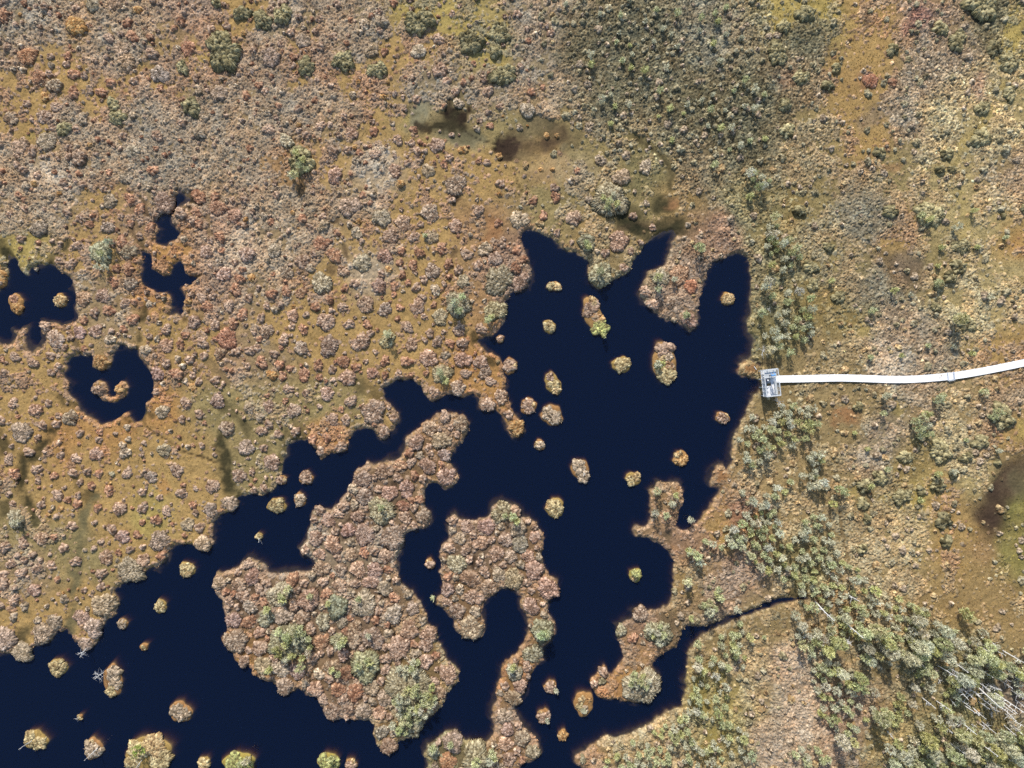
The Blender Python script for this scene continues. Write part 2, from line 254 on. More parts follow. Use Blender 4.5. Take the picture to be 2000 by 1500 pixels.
ZONES = """
40 30 GREYTAN .8|150 60 TAN .7|260 30 TAN .8|380 30 PINK .7|470 20 OCHRE .5|120 130 OCHRE .35|60 170 OCHRE .35|170 190 OCHRE .25|250 140 OCHRE .5|330 170 OCHRE .5|240 110 GREYTAN .9|400 130 OCHRE .5|60 265 OCHRE .3|150 250 TAN .8|300 230 GREYTAN .95|400 220 GREYTAN .9|480 260 TAN .9|30 330 TAN .9|100 360 PALE 1|200 320 TAN .9|300 350 GREYTAN .85|420 350 TAN .85
540 60 GREYTAN .8|600 130 OCHRE .45|700 70 GREYTAN .8|820 20 YELLOW .3|900 50 YELLOW .4|960 90 YELLOW .5|760 110 OCHRE .4|820 120 OCHRE .5|560 200 GREYTAN .85|660 230 TAN .7|700 160 OCHRE .5|840 170 GREYTAN .5|720 250 OCHRE .25|790 270 OCHRE .15|640 330 OCHRE .3|560 310 ORANGEBR .4|740 340 PALE .7|820 320 OCHRE .2|950 330 OCHRE .2|980 250 KHAKI .2|960 170 GREYTAN .7
1050 40 GREYTAN .7|1050 120 GREYTAN .8|1040 200 TAN .8|1150 100 HEATH .95|1250 80 HEATH .95|1400 60 HEATHGREY 1|1350 200 HEATH .95|1470 180 HEATH .8|1200 200 HEATH .8|1130 290 KHAKI .3|1080 310 OCHRE .1|1200 320 KHAKI .3|1250 350 OLIVE .4|1420 260 HEATH .8|1360 330 HEATHBR .8
1520 20 YELLOW .3|1600 30 YELLOW .3|1560 90 HEATH .8|1540 150 HEATHBR .8|1690 30 OCHRE .3|1700 100 OCHRE .15|1640 160 OCHRE .1|1690 170 OCHRE .2|1640 230 OCHRE .15|1700 280 OCHRE .2|1600 250 KHAKI .6|1540 330 KHAKI .7|1800 40 PINK .7|1850 120 GREYTAN .8|1780 170 GREYTAN .8|1920 40 HEATH .8|1990 20 YELLOW .4|1980 90 YELLOW .4|1930 180 STRAW .5|1830 240 STRAW .7|1770 250 GREYTAN .8|1950 270 STRAW .6|1850 330 STRAW .5|1980 330 TAN .7|1740 330 KHAKI .4
40 440 TAN .9|100 420 TAN .9|220 400 OCHRE .4|50 480 YELLOW .3|170 500 OCHRE .2|260 420 PINK .6|330 500 ORANGE .8|300 580 ORANGE .6|430 430 PINK .95|460 500 PALE .9|430 560 PINK .8|230 640 TAN .4|140 660 OCHRE .2|170 600 TAN .4|330 660 OCHRE .25|400 680 OCHRE .4|460 700 PINK .6|40 730 OCHRE .3|110 690 OCHRE .2
520 420 TAN .9|600 400 TAN .9|700 420 TAN .7|560 480 TAN .8|800 420 OCHRE .4|720 480 OCHRE .4|850 450 OCHRE .2|930 440 ORANGEBR .3|830 550 OCHRE .12|720 530 PALE .5|620 560 OCHRE .3|520 560 TAN .5|760 600 OCHRE .1|680 620 OCHRE .12|640 680 OCHRE .12|880 640 OCHRE .12|800 700 OCHRE .1|560 640 OCHRE .2|520 700 TAN .4|930 600 ORANGEBR .4|930 700 ORANGE .3|970 740 ORANGE .3
60 800 OCHRE .3|120 860 ORANGE .2|220 850 ORANGE .15|300 810 ORANGE .2|60 900 OCHRE .3|280 880 OCHRE .08|350 860 OCHRE .2|400 800 KHAKI .3|450 780 KHAKI .3|380 930 OCHRE .1|250 960 OCHRE .08|170 920 OCHRE .2|120 980 OCHRE .2|300 1000 YELLOW .08|380 1000 OCHRE .12|60 1050 KHAKI .4|140 1080 KHAKI .3|230 1050 OCHRE .12|60 1110 TAN .5|200 1100 KHAKI .08|300 1080 OCHRE .3|60 1200 OCHRE .3|120 1170 OCHRE .3|170 1150 OCHRE .2
540 800 KHAKI .3|620 790 KHAKI .3|700 790 KHAKI .3|520 900 KHAKI .2|480 920 KHAKI .15|650 860 ORANGE .4|740 790 OCHRE .2
700 960 PINKBR .7|650 1100 PALE .6|600 1180 PINKBR .6|700 1200 PINKBR .7|480 1180 PINKBR .7|560 1300 ORANGEBR .6|700 1380 PINKBR .7|800 1300 OCHREBR .5|850 850 ORANGEBR .5|860 1320 OCHREBR .5|480 1280 ORANGE .3|760 1430 OCHREBR .6|930 1060 PINKBR .6|920 1150 ORANGEBR .7|1060 1130 ORANGEBR .6|1000 1340 ORANGE .4|980 1470 ORANGEBR .6|880 1480 OLIVE .6|1010 1400 PINKBR .6
1060 400 KHAKI .2|1100 420 KHAKI .3|1150 440 OCHREBR .4|1200 480 OLIVEBR .5|1250 400 KHAKI .2|1310 400 OCHREBR .4|1330 560 PINKBR .6|1380 460 REDBR .6|1000 500 REDBR .6|1000 560 PINKBR .6
1440 400 OLIVE .6|1480 300 HEATH .8|1500 420 OLIVE .5|1540 420 OLIVEOCHRE .4|1600 450 KHAKI .5|1700 420 HEATHGREY .8|1650 500 KHAKI .6|1760 450 OCHRE .3|1700 560 HEATHGREY .8|1760 510 BROWN .4|1800 480 KHAKI .5|1850 560 STRAW .4|1850 430 STRAW .4|1930 450 STRAW .5|1960 550 STRAW .4|1980 480 OCHRE .2|1600 600 OLIVEOCHRE .3|1660 640 OLIVEOCHRE .4|1750 640 GREYTAN .8|1800 680 GREYTAN .8|1900 620 STRAW .5|1960 680 OCHRE .4|1580 700 OLIVEBR .3|1640 700 OLIVEBR .5|1730 710 PALE .8|1530 560 OLIVE .4|1520 640 OLIVE .4
1560 780 OLIVEBR .3|1640 780 OLIVEBR .3|1700 780 OLIVEBR .4|1650 840 OLIVEBR .3|1720 830 GREYTAN .6|1800 780 TAN .7|1880 790 STRAWBR .4|1950 800 TAN .7|1700 880 GREYTAN .7|1560 890 STRAWBR .3|1530 930 STRAWBR .3|1640 900 OLIVEBR .5|1850 850 STRAW .7|1960 840 OCHRE .5|1780 900 OLIVEOCHRE .3|1900 930 STRAW .6|1780 970 YELLOW .3|1850 980 OCHRE .3|1900 1030 OCHRE .2|1860 1080 OCHRE .2|1780 1060 STRAW .6|1680 1000 OLIVEBR .5|1680 1090 STRAWBR .6|1960 960 WETBROWN .1|1940 1010 WETBROWN .1|1985 1000 MOSSGREEN .1|1980 1080 MOSSGREEN .1|1920 1080 OCHREBR .15|1900 1150 OCHREBR .1|1850 1170 OCHREBR .2|1960 1180 OCHREBR .1
1540 1000 STRAWBR .5|1440 1000 ORANGEBR .5|1400 1040 OCHRE .3|1340 1060 REDBR .4|1450 1100 PINKBR .5|1400 1150 PINKBR .6|1330 1130 OCHREBR .4|1560 1100 OLIVE .5|1720 1160 STRAWBR .6|1600 1190 OCHREBR .4|1500 1230 OLIVEBR .3|1420 1250 OLIVEBR .5|1450 1290 STRAWBR .5|1540 1300 PALEPINK .7|1560 1400 PALEPINK .8|1500 1450 PALEPINK .6|1640 1380 PINKBR .6|1650 1420 PINKBR .6|1700 1300 OLIVEBR .5|1800 1280 OLIVE .6|1900 1300 OLIVE .6|1900 1420 DARKOL .6|1980 1350 BROWNGREY .5|1980 1450 DARKOL .6|1740 1450 OLIVEOCHRE .5|1800 1480 DARKOL .5|1400 1330 YELLOWOL .4|1420 1430 YELLOWOL .5|1300 1450 STRAWBR .8|1220 1470 STRAWBR .7|1150 1480 ORANGEBR .5|1240 1280 ORANGEBR .6|1200 1340 ORANGE .5|1260 1230 REDBR .5|1300 1210 BROWN .2
"""
# soft patches: kind x y rx ry angle strength ; streaks: points, width, strength
PATCHES = [
 ('KHAKI',860,245,85,45,0,.6),('GREYGREEN',815,225,18,30,.5,.6),('GREYGREEN',900,270,45,18,.2,.5),('YELLOW',795,235,8,12,0,.7),
 ('BLACKWET',888,233,30,20,-.3,.95),('BLACKWET',880,215,14,16,0,.85),('OLIVEDARK',900,190,10,20,.5,.6),('BLACKWET',830,246,17,9,.2,.85),('OLIVEDARK',808,220,16,6,.3,.6),
 ('OLIVEDARK',890,255,45,18,.3,.6),('BLACKWET',993,292,20,22,.2,.95),('WETBROWN',1005,280,28,26,0,.6),('WETBROWN',1085,268,35,26,0,.75),('WETBROWN',1055,292,40,14,0,.6),
 ('OLIVEGREY',1050,250,30,20,0,.5),('BROWN',1020,310,30,10,0,.5),('PALE',1110,330,60,25,0,.35),('ORANGEBR',1060,345,30,12,0,.4),
 ('GREENDARK',1292,402,26,18,.2,.85),('GREENDARK',1225,425,26,22,.5,.8),('WETBROWN',1240,445,30,10,-.2,.7),('GREENDARK',1300,448,40,14,0,.8),
 ('GREENDARK',347,522,10,14,0,.9),('GREENDARK',270,800,14,28,0,.9),('GREENDARK',5,870,14,26,0,.8),('GREENDARK',10,990,14,16,0,.7),('GREENDARK',180,972,14,14,0,.6),
 ('WETBROWN',590,375,6,18,.1,.7),('WETBROWN',657,434,10,8,0,.7),('WETBROWN',673,490,6,14,.2,.7),('WETBROWN',888,398,8,13,0,.8),('WETBROWN',888,492,7,12,0,.7),('WETBROWN',955,488,12,12,0,.7),('WETBROWN',648,525,7,9,0,.6),
 ('BLACKWET',739,1157,9,6,.4,.9),('BLACKWET',768,1232,9,8,.6,.9),('BLACKWET',752,1275,4,16,-.2,.8),('BLACKWET',692,1313,22,4,0,.85),('BLACKWET',735,1318,5,12,0,.8),('BLACKWET',682,1020,10,6,0,.8),('BLACKWET',768,950,9,5,0,.8),('BLACKWET',923,1095,7,14,0,.85),('BLACKWET',665,1045,8,5,.5,.7),('BLACKWET',775,975,3,14,0,.8),('BLACKWET',606,1310,7,5,0,.8),('BLACKWET',820,895,8,6,0,.7),('BLACKWET',475,1182,6,10,0,.85),('BLACKWET',480,1220,8,9,0,.8),('BLACKWET',750,1172,12,4,-.3,.8),('BLACKWET',740,1040,6,12,.2,.7),('BLACKWET',500,1148,12,5,0,.7),
 ('ORANGE',335,497,34,24,0,.85),('ORANGE',300,583,34,10,0,.85),('RUST',960,452,14,28,.2,.95),('RUST',1648,815,24,14,.2,.9),('YELLOW',50,475,25,15,0,.8),('ORANGE',318,950,16,13,.3,.9),('ORANGE',160,58,22,17,0,.8),('YELLOW',120,685,22,15,0,.7),('ORANGE',320,805,24,24,0,.6),('ORANGE',230,775,25,10,0,.7),('ORANGE',185,705,10,10,0,.9),
 ('REDH',1795,35,24,14,-.4,.9),('REDH',1770,58,14,8,0,.8),('REDH',1695,160,16,14,0,.6),('REDH',1910,170,14,30,.2,.7),('RUST',1660,160,30,25,.3,.3),('OCHRE',1645,165,30,40,.2,.5),('BROWNGREY',1700,235,30,16,-.5,.6),('ORANGEBR',1740,330,16,10,0,.8),('RUST',1310,400,16,10,-.2,.8),('REDBR',1395,455,18,40,.1,.6),('REDH',1535,155,20,20,0,.3),('BROWNGREY',1770,520,26,28,-.4,.6),('BROWN',1775,536,12,20,.6,.5),
 ('RUST',1406,932,12,18,.2,.9),('RUST',1330,960,8,16,.1,.8),('RUST',1455,720,18,14,0,.8),('RUST',1322,575,6,20,.1,.6),('RUST',1310,1070,18,10,.5,.4),('BROWN',1305,1048,8,14,0,.8),('REDH',1440,1000,20,30,.6,.5),('RUST',1200,1340,30,16,0,.5),
 ('WETBROWN',1962,950,20,62,.55,.55),('WETBROWN',1930,1015,26,34,.3,.45),('BROWN',1990,930,24,40,.4,.4),('OLIVEGREY',1990,950,16,30,0,.5),('ORANGEBR',1915,1075,24,24,0,.5),('YELLOW',1985,1060,20,50,0,.35),
 ('YELLOW',1695,640,24,14,-.3,.6),('YELLOW',1755,800,14,10,0,.6),('ORANGE',1985,480,16,24,0,.6),('YELLOW',1995,835,14,20,0,.7),('YELLOW',1665,960,14,18,-.6,.6),('PALE',1690,895,26,20,0,.5),('PALE',750,345,34,28,0,.6),('PALE',730,535,34,14,-.5,.6),
 ('YELLOW',930,1460,10,30,0,.3),('ORANGE',990,1480,12,30,0,.6),('ORANGE',485,1275,16,10,.3,.7),('PALE',660,1100,40,18,-.2,.7),('YELLOW',1380,1390,10,40,-.2,.5),('YELLOW',1435,1370,8,30,.1,.5),('PALE',1590,1430,26,10,.2,.6),
 ('DARKOL',1475,740,10,20,0,.0),('WETBROWN',1500,712,20,10,0,.5),('OLIVEDARK',1500,778,14,14,0,.4),
]
STREAKS = [
 ('BLACKWET',[(352,378),(346,368),(348,352)],4,.85),('BLACKWET',[(362,390),(378,394),(392,400)],4.5,.9),('WETBROWN',[(345,405),(375,410),(400,425)],5,.6),('BLACKWET',[(300,430),(288,420),(286,400),(278,388)],4.5,.85),('WETBROWN',[(288,420),(270,410),(258,420)],5,.7),('BLACKWET',[(345,442),(380,447),(412,455)],2.5,.5),
 ('BLACKWET',[(282,500),(272,478),(262,455),(255,440)],4.5,.8),('GREENDARK',[(345,535),(350,520),(346,508)],9,.95),('BLACKWET',[(380,545),(395,536)],4,.8),('BLACKWET',[(355,612),(362,625)],5,.7),('BLACKWET',[(100,512),(120,500),(132,482),(138,470)],5.5,.85),('BLACKWET',[(82,512),(80,498)],6,.7),('GREENDARK',[(14,500),(6,485),(0,475)],10,.8),
 ('BLACKWET',[(150,602),(148,635),(152,668),(158,690)],4,.7),('GREENDARK',[(132,740),(112,735)],10,.6),('GREENDARK',[(150,790),(128,790),(120,775)],11,.75),('GREENDARK',[(285,800),(300,812)],9,.7),('BLACKWET',[(240,815),(262,835)],5,.6),
 ('GREENDARK',[(1262,466),(1240,448),(1222,440),(1205,420)],10,.85),('GREENDARK',[(1300,455),(1320,442),(1335,430)],9,.75),('GREENDARK',[(1240,448),(1270,452),(1300,450)],9,.8),
 ('BLACKWET',[(905,256),(925,268),(940,276),(985,287)],1.6,.85),('BLACKWET',[(1003,330),(1010,355),(1018,375)],2,.7),('OLIVEDARK',[(905,200),(895,215),(885,225)],9,.6),
 ('OLIVEDARK',[(1232,262),(1262,285),(1295,308),(1310,340),(1310,375),(1300,395)],8,.7),('BLACKWET',[(1240,270),(1290,300),(1306,330)],1.5,.6),('GREYGREEN',[(1100,290),(1085,330),(1095,370)],10,.3),
 ('GREENDARK',[(286,600),(278,640),(268,690)],8,.85),('BROWN',[(137,636),(146,662),(152,690)],5,.9),('BROWN',[(258,420),(272,450),(280,480),(282,500)],6,.7),('GREENDARK',[(278,470),(278,500)],8,.8),
 ('OLIVEDARK',[(135,475),(125,492),(105,508)],10,.85),('GREENDARK',[(8,478),(22,500),(28,520)],13,.8),('WETBROWN',[(350,380),(385,378)],5,.6),('BROWN',[(410,420),(410,470)],4,.5),('BROWN',[(400,700),(430,730),(445,750)],8,.6),
 ('BLACKWET',[(284,826),(300,845),(330,860),(348,878),(385,890),(420,902)],1.6,.9),('BLACKWET',[(385,890),(402,892),(425,905)],1.4,.9),
 ('GREENDARK',[(430,855),(438,890),(442,930),(458,965)],15,.9),('GREENDARK',[(425,790),(455,808),(485,835)],13,.65),('GREENDARK',[(700,750),(740,770)],14,.6),('GREENDARK',[(575,830),(600,845),(570,855)],12,.6),('OLIVEDARK',[(560,840),(552,880),(548,920)],9,.6),
 ('GREENDARK',[(108,845),(75,885),(48,900),(44,945),(58,985),(74,1018)],12,.9),('GREENDARK',[(130,880),(150,940),(165,975)],5,.4),('OLIVEGREY',[(190,965),(170,1000),(160,1060),(150,1130),(148,1200),(140,1240)],12,.85),('OLIVEDARK',[(60,1230),(40,1250)],14,.8),
 ('GREENDARK',[(925,655),(930,675),(945,695),(965,710)],8,.8),('BROWN',[(1508,915),(1512,960),(1518,1000),(1520,1090)],1.8,.8),('BROWN',[(1565,935),(1600,970),(1620,982),(1615,1060)],3,.8),('BROWN',[(1637,1000),(1645,1050),(1655,1100)],3,.8),('BROWN',[(1495,930),(1470,970)],2.5,.7),
 ('YELLOW',[(1520,5),(1600,30),(1620,60)],12,.5),('YELLOW',[(1960,60),(1985,90),(1960,130)],8,.6),('YELLOW',[(1960,170),(1930,230),(1880,280),(1860,330)],12,.5),('YELLOW',[(1870,380),(1885,430),(1885,520)],10,.5),('YELLOW',[(440,70),(400,110),(390,130)],10,.5),('YELLOW',[(120,245),(80,265),(20,275)],8,.6),('OCHRE',[(500,10),(495,40),(450,70)],12,.6),
 ('OLIVEDARK',[(1545,1160),(1590,1165)],8,.7),('WETBROWN',[(1590,1165),(1600,1180)],6,.6),
]
# ------------------------------------------------------------------ hummocks traced tile by tile: tile origin, "x y r tone" in quarter units
HUM_TILES = {
(500,375): "985 205 70 g,1150 245 65 p,1360 165 75 p,1560 270 60 p,1740 150 45 p,1055 350 65 p,790 325 50 g,515 405 65 r,370 215 40 r,535 270 50 g,740 120 90 g,1235 355 48 p,1375 360 55 g,1450 445 45 r,835 555 78 g,1010 505 62 p,615 500 62 r,150 465 55 g,370 545 60 p,245 635 55 p,430 600 40 g,685 620 50 p,520 715 85 d,965 735 62 p,1125 555 35 r,1230 575 45 r,1280 480 45 r,1140 465 35 r,1380 620 65 p,1505 565 45 r,1580 615 40 p,1735 580 42 p,1650 490 50 p,1790 450 60 g,1870 525 55 p,1620 700 52 g,1405 765 48 g,775 720 42 p,700 755 35 r,1085 735 38 r,1255 745 42 p,1190 710 30 r,1145 650 35 r,1040 610 30 o,860 880 70 p,1010 920 58 p,1265 895 65 p,1125 905 35 r,680 905 45 p,470 900 42 r,360 790 52 r,245 780 45 r,130 800 45 r,160 920 35 g,295 970 50 p,550 1015 75 p,375 1075 45 r,90 1090 60 p,225 1155 48 p,730 1035 45 p,870 1035 40 r,1110 990 28 r,1190 1060 48 p,1390 885 30 r,1440 980 65 g,820 1175 75 p,575 1205 85 p,1030 1160 68 d,1215 1195 52 p,1360 1105 40 p,1590 1080 55 p,1420 1170 48 p,1520 1185 40 r,1615 1180 45 p,360 1220 58 p,20 1220 35 p,150 1265 38 p,935 1250 25 p,1350 1300 75 p,1480 1275 40 g,1620 1310 70 p,1755 1330 58 p,1640 1420 45 p,1790 1410 55 p,685 1325 52 r,785 1370 42 r,1010 1320 45 r,1180 1325 48 r,910 1415 50 r,1120 1420 35 p,720 1450 70 p,495 1355 45 r,380 1430 55 r,215 1440 40 r,50 1330 50 r,270 1380 35 r,500 1450 35 r,130 1430 45 o,190 1350 40 r,860 1325 25 p,1455 1420 80 d,1830 1480 45 p,600 1390 40 p,1900 690 120 d,1870 930 88 d,1580 880 105 d,1760 1070 50 p",
(0,375): "870 75 60 g,1100 140 50 r,855 280 55 g,1100 345 35 p,320 290 70 g,635 210 40 p,715 260 35 r,620 420 45 p,925 300 22 r,1025 60 50 r,1290 90 85 p,1225 180 30 p,1540 165 45 r,1425 175 50 p,1690 45 40 r,1710 130 65 r,1560 40 60 r,1840 190 55 p,1180 285 45 r,1620 475 55 p,1940 490 60 p,1730 360 45 r,565 565 50 p,960 390 50 r,1020 470 65 p,1035 720 55 p,900 710 50 r,920 600 40 r,1020 610 50 r,660 835 60 p,815 815 60 p,985 870 45 p,860 930 50 r,750 945 42 p,670 1010 35 r,635 1100 55 p,760 1090 55 p,870 1150 45 g,1050 1000 50 r,975 1075 35 r,670 1225 30 r,1525 1015 52 p,1310 1075 45 p,1310 1200 55 p,1180 1130 30 p,1150 1235 48 g,1420 1195 40 r,1455 1120 35 r,1590 830 50 p,1670 815 35 p,1800 890 48 p,1760 650 60 p,1880 680 45 r,1690 1040 45 p,1590 1180 50 p,1780 1150 85 r,1730 1260 55 r,1850 1250 38 p,1600 1280 38 p,1490 1310 40 p,1310 1340 38 p,1240 1420 55 p,1510 1430 32 p,1390 1420 50 r,1690 1470 40 p,1560 1480 35 p,1960 1240 45 p,1940 1360 30 p,410 1280 42 p,270 1335 45 p,130 1290 45 p,30 1310 30 r,40 1420 40 p,410 1410 35 p,450 1150 75 p,520 1215 30 p,1830 1030 45 r,1900 960 50 r,1630 900 50 r,1850 765 50 r,1950 830 40 p,370 1050 45 p,800 1330 62 o,800 480 95 d,290 605 16 g",
(0,750): "185 375 85 g,115 150 45 p,290 200 52 p,390 150 35 p,20 285 40 p,340 320 40 p,560 265 62 p,635 385 32 p,790 375 32 r,475 455 25 p,80 590 45 p,235 530 45 p,125 700 48 r,300 665 48 p,605 580 45 p,765 545 60 p,970 480 35 g,985 535 50 g,1135 460 25 p,1280 215 55 g,1235 60 35 p,1460 150 50 p,1705 135 58 p,1565 235 40 p,1430 275 35 p,1290 515 58 g,1475 490 25 g,1585 480 28 p,1780 345 62 p,1930 495 68 g,1955 190 48 g,1605 305 22 r,1005 695 48 p,1190 725 52 p,1390 675 55 p,580 690 38 p,690 685 35 p,785 695 35 r,885 700 25 d,435 715 35 r,310 755 30 p,635 770 30 p,725 795 38 r,860 830 45 r,465 865 50 p,620 870 30 p,615 935 42 r,335 940 38 p,1120 840 38 p,1425 850 48 p,1255 885 32 p,1535 815 25 p,1665 795 55 p,945 970 55 p,1125 965 50 p,775 965 36 r,1310 990 45 p,1515 945 35 r,1655 980 58 g,1540 1005 28 p,1475 1095 55 g,1565 1120 42 p,1800 930 62 g,150 1050 75 d,450 1030 25 p,575 1105 42 p,750 1080 25 p,1230 1060 45 r,1120 1080 30 r,885 1130 42 p,970 1190 58 p,1080 1175 38 r,1255 1220 80 g,800 1230 28 p,1025 1290 36 p,1125 1270 28 p,935 1315 30 r,840 1350 60 p,1130 1370 55 p,1270 1340 40 r,805 1475 48 p,1030 1450 100 g,340 1200 55 p,440 1190 32 r,510 1275 42 p,195 1240 50 p,60 1270 45 p,600 1385 46 p,415 1415 40 p,310 1435 48 p,100 1400 45 p,180 1470 45 p,40 1480 40 p,1875 715 58 p,1975 690 30 p,1595 1240 62 g,1450 1180 25 r,330 1370 22 p,115 930 30 p,780 50 50 p,945 40 40 o",
(500,750): "105 175 52 p,300 205 57 p,600 280 52 p,705 280 45 p,745 135 50 p,920 215 95 p,1005 370 50 p,1075 265 40 p,395 70 35 p,260 40 45 p,560 75 55 p,50 365 45 p,180 390 38 p,315 370 40 p,65 500 38 p,130 610 68 p,40 260 42 g,450 430 40 r,510 520 40 p,665 490 50 p,560 420 40 r,500 175 25 p,670 200 28 r,1395 65 50 p,1580 30 60 p,1810 160 60 p,1915 100 60 p,1975 240 40 p,85 730 20 p,1480 255 50 p,1600 310 62 p,1360 345 65 p,1450 440 75 g,1255 455 65 p,1345 640 68 p,1215 610 45 p,1010 680 75 p,1490 720 78 p,840 740 70 p,1180 820 72 p,1045 850 65 p,855 880 75 p,960 820 40 p,1110 730 40 p,985 985 110 d,1155 950 52 r,690 955 50 p,800 1030 52 p,570 1060 60 p,505 985 45 p,650 1010 45 p,725 1140 60 p,855 1175 82 p,1070 1195 95 p,475 1200 62 p,610 1250 75 p,745 1330 55 p,850 1310 48 r,1305 1030 62 p,1170 1040 55 p,1020 1340 60 p,930 1300 40 p,390 1295 38 p,930 1450 65 p,1240 715 40 r,1280 900 40 r,1535 1070 42 p,1650 1110 55 p,1800 1110 68 p,1920 1000 85 d,1755 1240 65 p,1640 1295 45 p,1880 1320 65 p,1510 1275 48 p,1570 1400 80 d,1745 1385 35 p,1950 1210 60 p,2040 340 60 o",
(500,1125): "190 140 110 d,420 180 85 p,660 70 60 p,900 40 65 p,1010 90 62 g,850 210 100 g,640 230 90 d,90 320 75 d,530 350 70 d,260 500 150 d,780 390 55 p,1080 290 75 g,1225 250 55 g,1190 140 38 g,940 340 40 r,920 480 90 p,650 500 70 d,1120 550 90 p,1350 450 70 p,1330 530 60 p,860 690 120 d,600 700 70 p,500 760 50 g,60 690 75 g,230 850 70 p,470 870 60 p,1190 850 170 d,1330 660 60 p,1500 760 80 p,1430 900 60 p,600 1050 68 p,730 1030 50 p,970 1060 60 p,990 1210 60 g,1040 1320 70 p,1200 1130 120 d,30 90 45 p,380 50 40 p,530 40 45 p,650 880 60 r,780 900 70 r,1540 1290 85 g,1390 1360 60 d,1680 400 92 p,1500 100 55 p,1720 1400 120 d",
(0,1125): "285 105 52 p,130 180 45 p,45 50 50 p,210 230 40 g,515 175 40 g,120 315 40 g,345 440 80 g,440 350 60 g,50 480 95 g,820 220 95 g,650 320 65 g,740 400 80 g,680 520 55 g,670 105 28 p,800 80 40 p,20 220 35 p,1720 50 55 g,1880 60 60 p,1830 340 65 p,1905 150 55 p,1800 190 45 p,1910 660 50 p,1850 500 100 p,1960 230 60 g,185 590 80 g",
(1000,375): "165 75 40 r,340 45 45 r,480 210 60 p,245 190 40 r,350 325 32 p,830 390 80 p,925 465 32 p,1000 400 28 p,870 595 40 p,690 650 95 d,580 400 70 d,945 190 35 p,1095 280 32 p,725 480 38 p,465 395 25 p,60 220 75 g,1155 670 75 d,1300 650 80 p,1040 780 50 p,1390 740 55 r,1380 1000 65 p,1100 880 50 p,1240 860 60 p,90 530 35 r,60 700 80 p,40 460 40 r,30 600 50 r,760 70 140 d",
(1000,1125): "280 90 90 p,150 230 70 p,120 40 40 p,235 420 95 d,160 600 80 d,20 740 70 d,160 1360 58 g,1000 290 65 p,850 420 50 d,1140 440 110 d,1010 850 145 d,940 480 45 r,710 740 42 p,640 830 32 p",
(500,0): "125 455 75 g,375 330 60 g,610 295 40 p,910 410 55 g,850 200 50 g,985 185 50 g,1270 410 60 g,110 1020 50 p,510 990 45 p,245 1110 60 g,400 1065 38 p,750 1050 52 p,605 1190 50 p,925 1035 42 r,1110 1100 45 p,1415 1140 60 p,1620 1180 42 o,790 1260 42 g,935 1215 45 p,620 1380 65 p,1090 1340 55 p,1345 1340 58 g,1560 1450 85 p,1510 1240 35 p,1815 725 45 p,1585 815 45 g,1830 990 32 r,1725 1010 32 g,1450 745 32 g,1815 890 28 p,1910 1440 40 p,1530 1060 25 p,1285 1120 25 r,1440 560 60 p,1430 320 50 p,1280 190 110 D,1680 345 100 D,950 560 75 D,690 490 85 D,400 530 80 D,360 1260 110 D,1930 600 100 D,1900 270 90 D,220 130 80 D,60 170 80 D,1870 420 50 D",
(0,0): "1900 115 70 D,1760 420 150 D,935 930 70 D,1510 850 75 D,900 830 60 D,1440 540 55 D,590 735 48 r,320 610 52 r,440 680 60 p,590 590 50 r,230 450 70 r,100 930 60 p,360 920 60 p,460 850 50 p,360 765 40 o,800 730 45 r,50 130 50 r,610 215 75 o,1050 300 50 r,1010 195 40 r,1090 95 35 o,1480 390 60 r,870 310 45 p,1260 590 80 g,960 400 70 g,1000 490 70 g,740 50 60 g,920 30 70 g,1060 640 38 p,640 1240 60 p,1050 1190 55 g,1000 1390 58 g,1240 1070 48 p,1570 1050 50 g,1720 740 65 g,660 940 50 g,380 1110 80 g,170 1150 70 g,520 1020 60 D,1660 240 40 p,1210 1340 45 r,1200 430 50 p,1700 40 40 D,610 75 35 p,370 70 35 p",
(1000,0): "120 870 60 g,150 730 36 r,240 690 25 r,890 1220 42 g,1040 1310 60 g,330 1470 40 p,690 1260 50 g,850 1390 70 g,510 1340 30 r,315 1330 20 o,225 1330 22 o,270 1065 28 o,350 1065 22 o,600 1000 45 g,790 1450 90 d",
(1500,0): "1640 60 120 D,1640 1090 80 D,1460 330 80 D,1330 240 60 D,280 120 80 D,110 220 60 D,1750 390 60 D,1860 500 80 D,1870 740 60 D,60 430 90 D,250 620 70 D,450 680 50 D,860 1200 50 D,1660 850 60 D,1420 1330 35 D,1330 1340 40 D,1380 1210 50 D,520 545 40 D,960 400 50 D,140 1030 60 D,120 830 50 D,960 655 40 r,790 640 60 r",
(1500,375): "1245 180 105 D,235 155 50 D,540 820 55 D,940 160 60 D,1490 430 70 D,1470 590 60 D,1320 740 40 D,1540 1030 70 D,1295 900 40 D,1990 140 40 D,1820 190 25 D,460 430 40 D,320 590 60 D,340 730 50 D,1400 670 50 D",
(1500,750): "690 175 40 D,1330 520 90 D,1060 570 60 D,1430 700 40 D,1355 1060 65 D,1380 1225 50 D,730 930 50 D,745 790 60 D,860 730 60 D,1310 780 60 D,1180 830 40 D,720 1280 40 D,760 1050 40 D,1030 870 70 D,1530 570 50 D,1640 450 70 D,1780 610 30 D,1810 250 100 D",
}
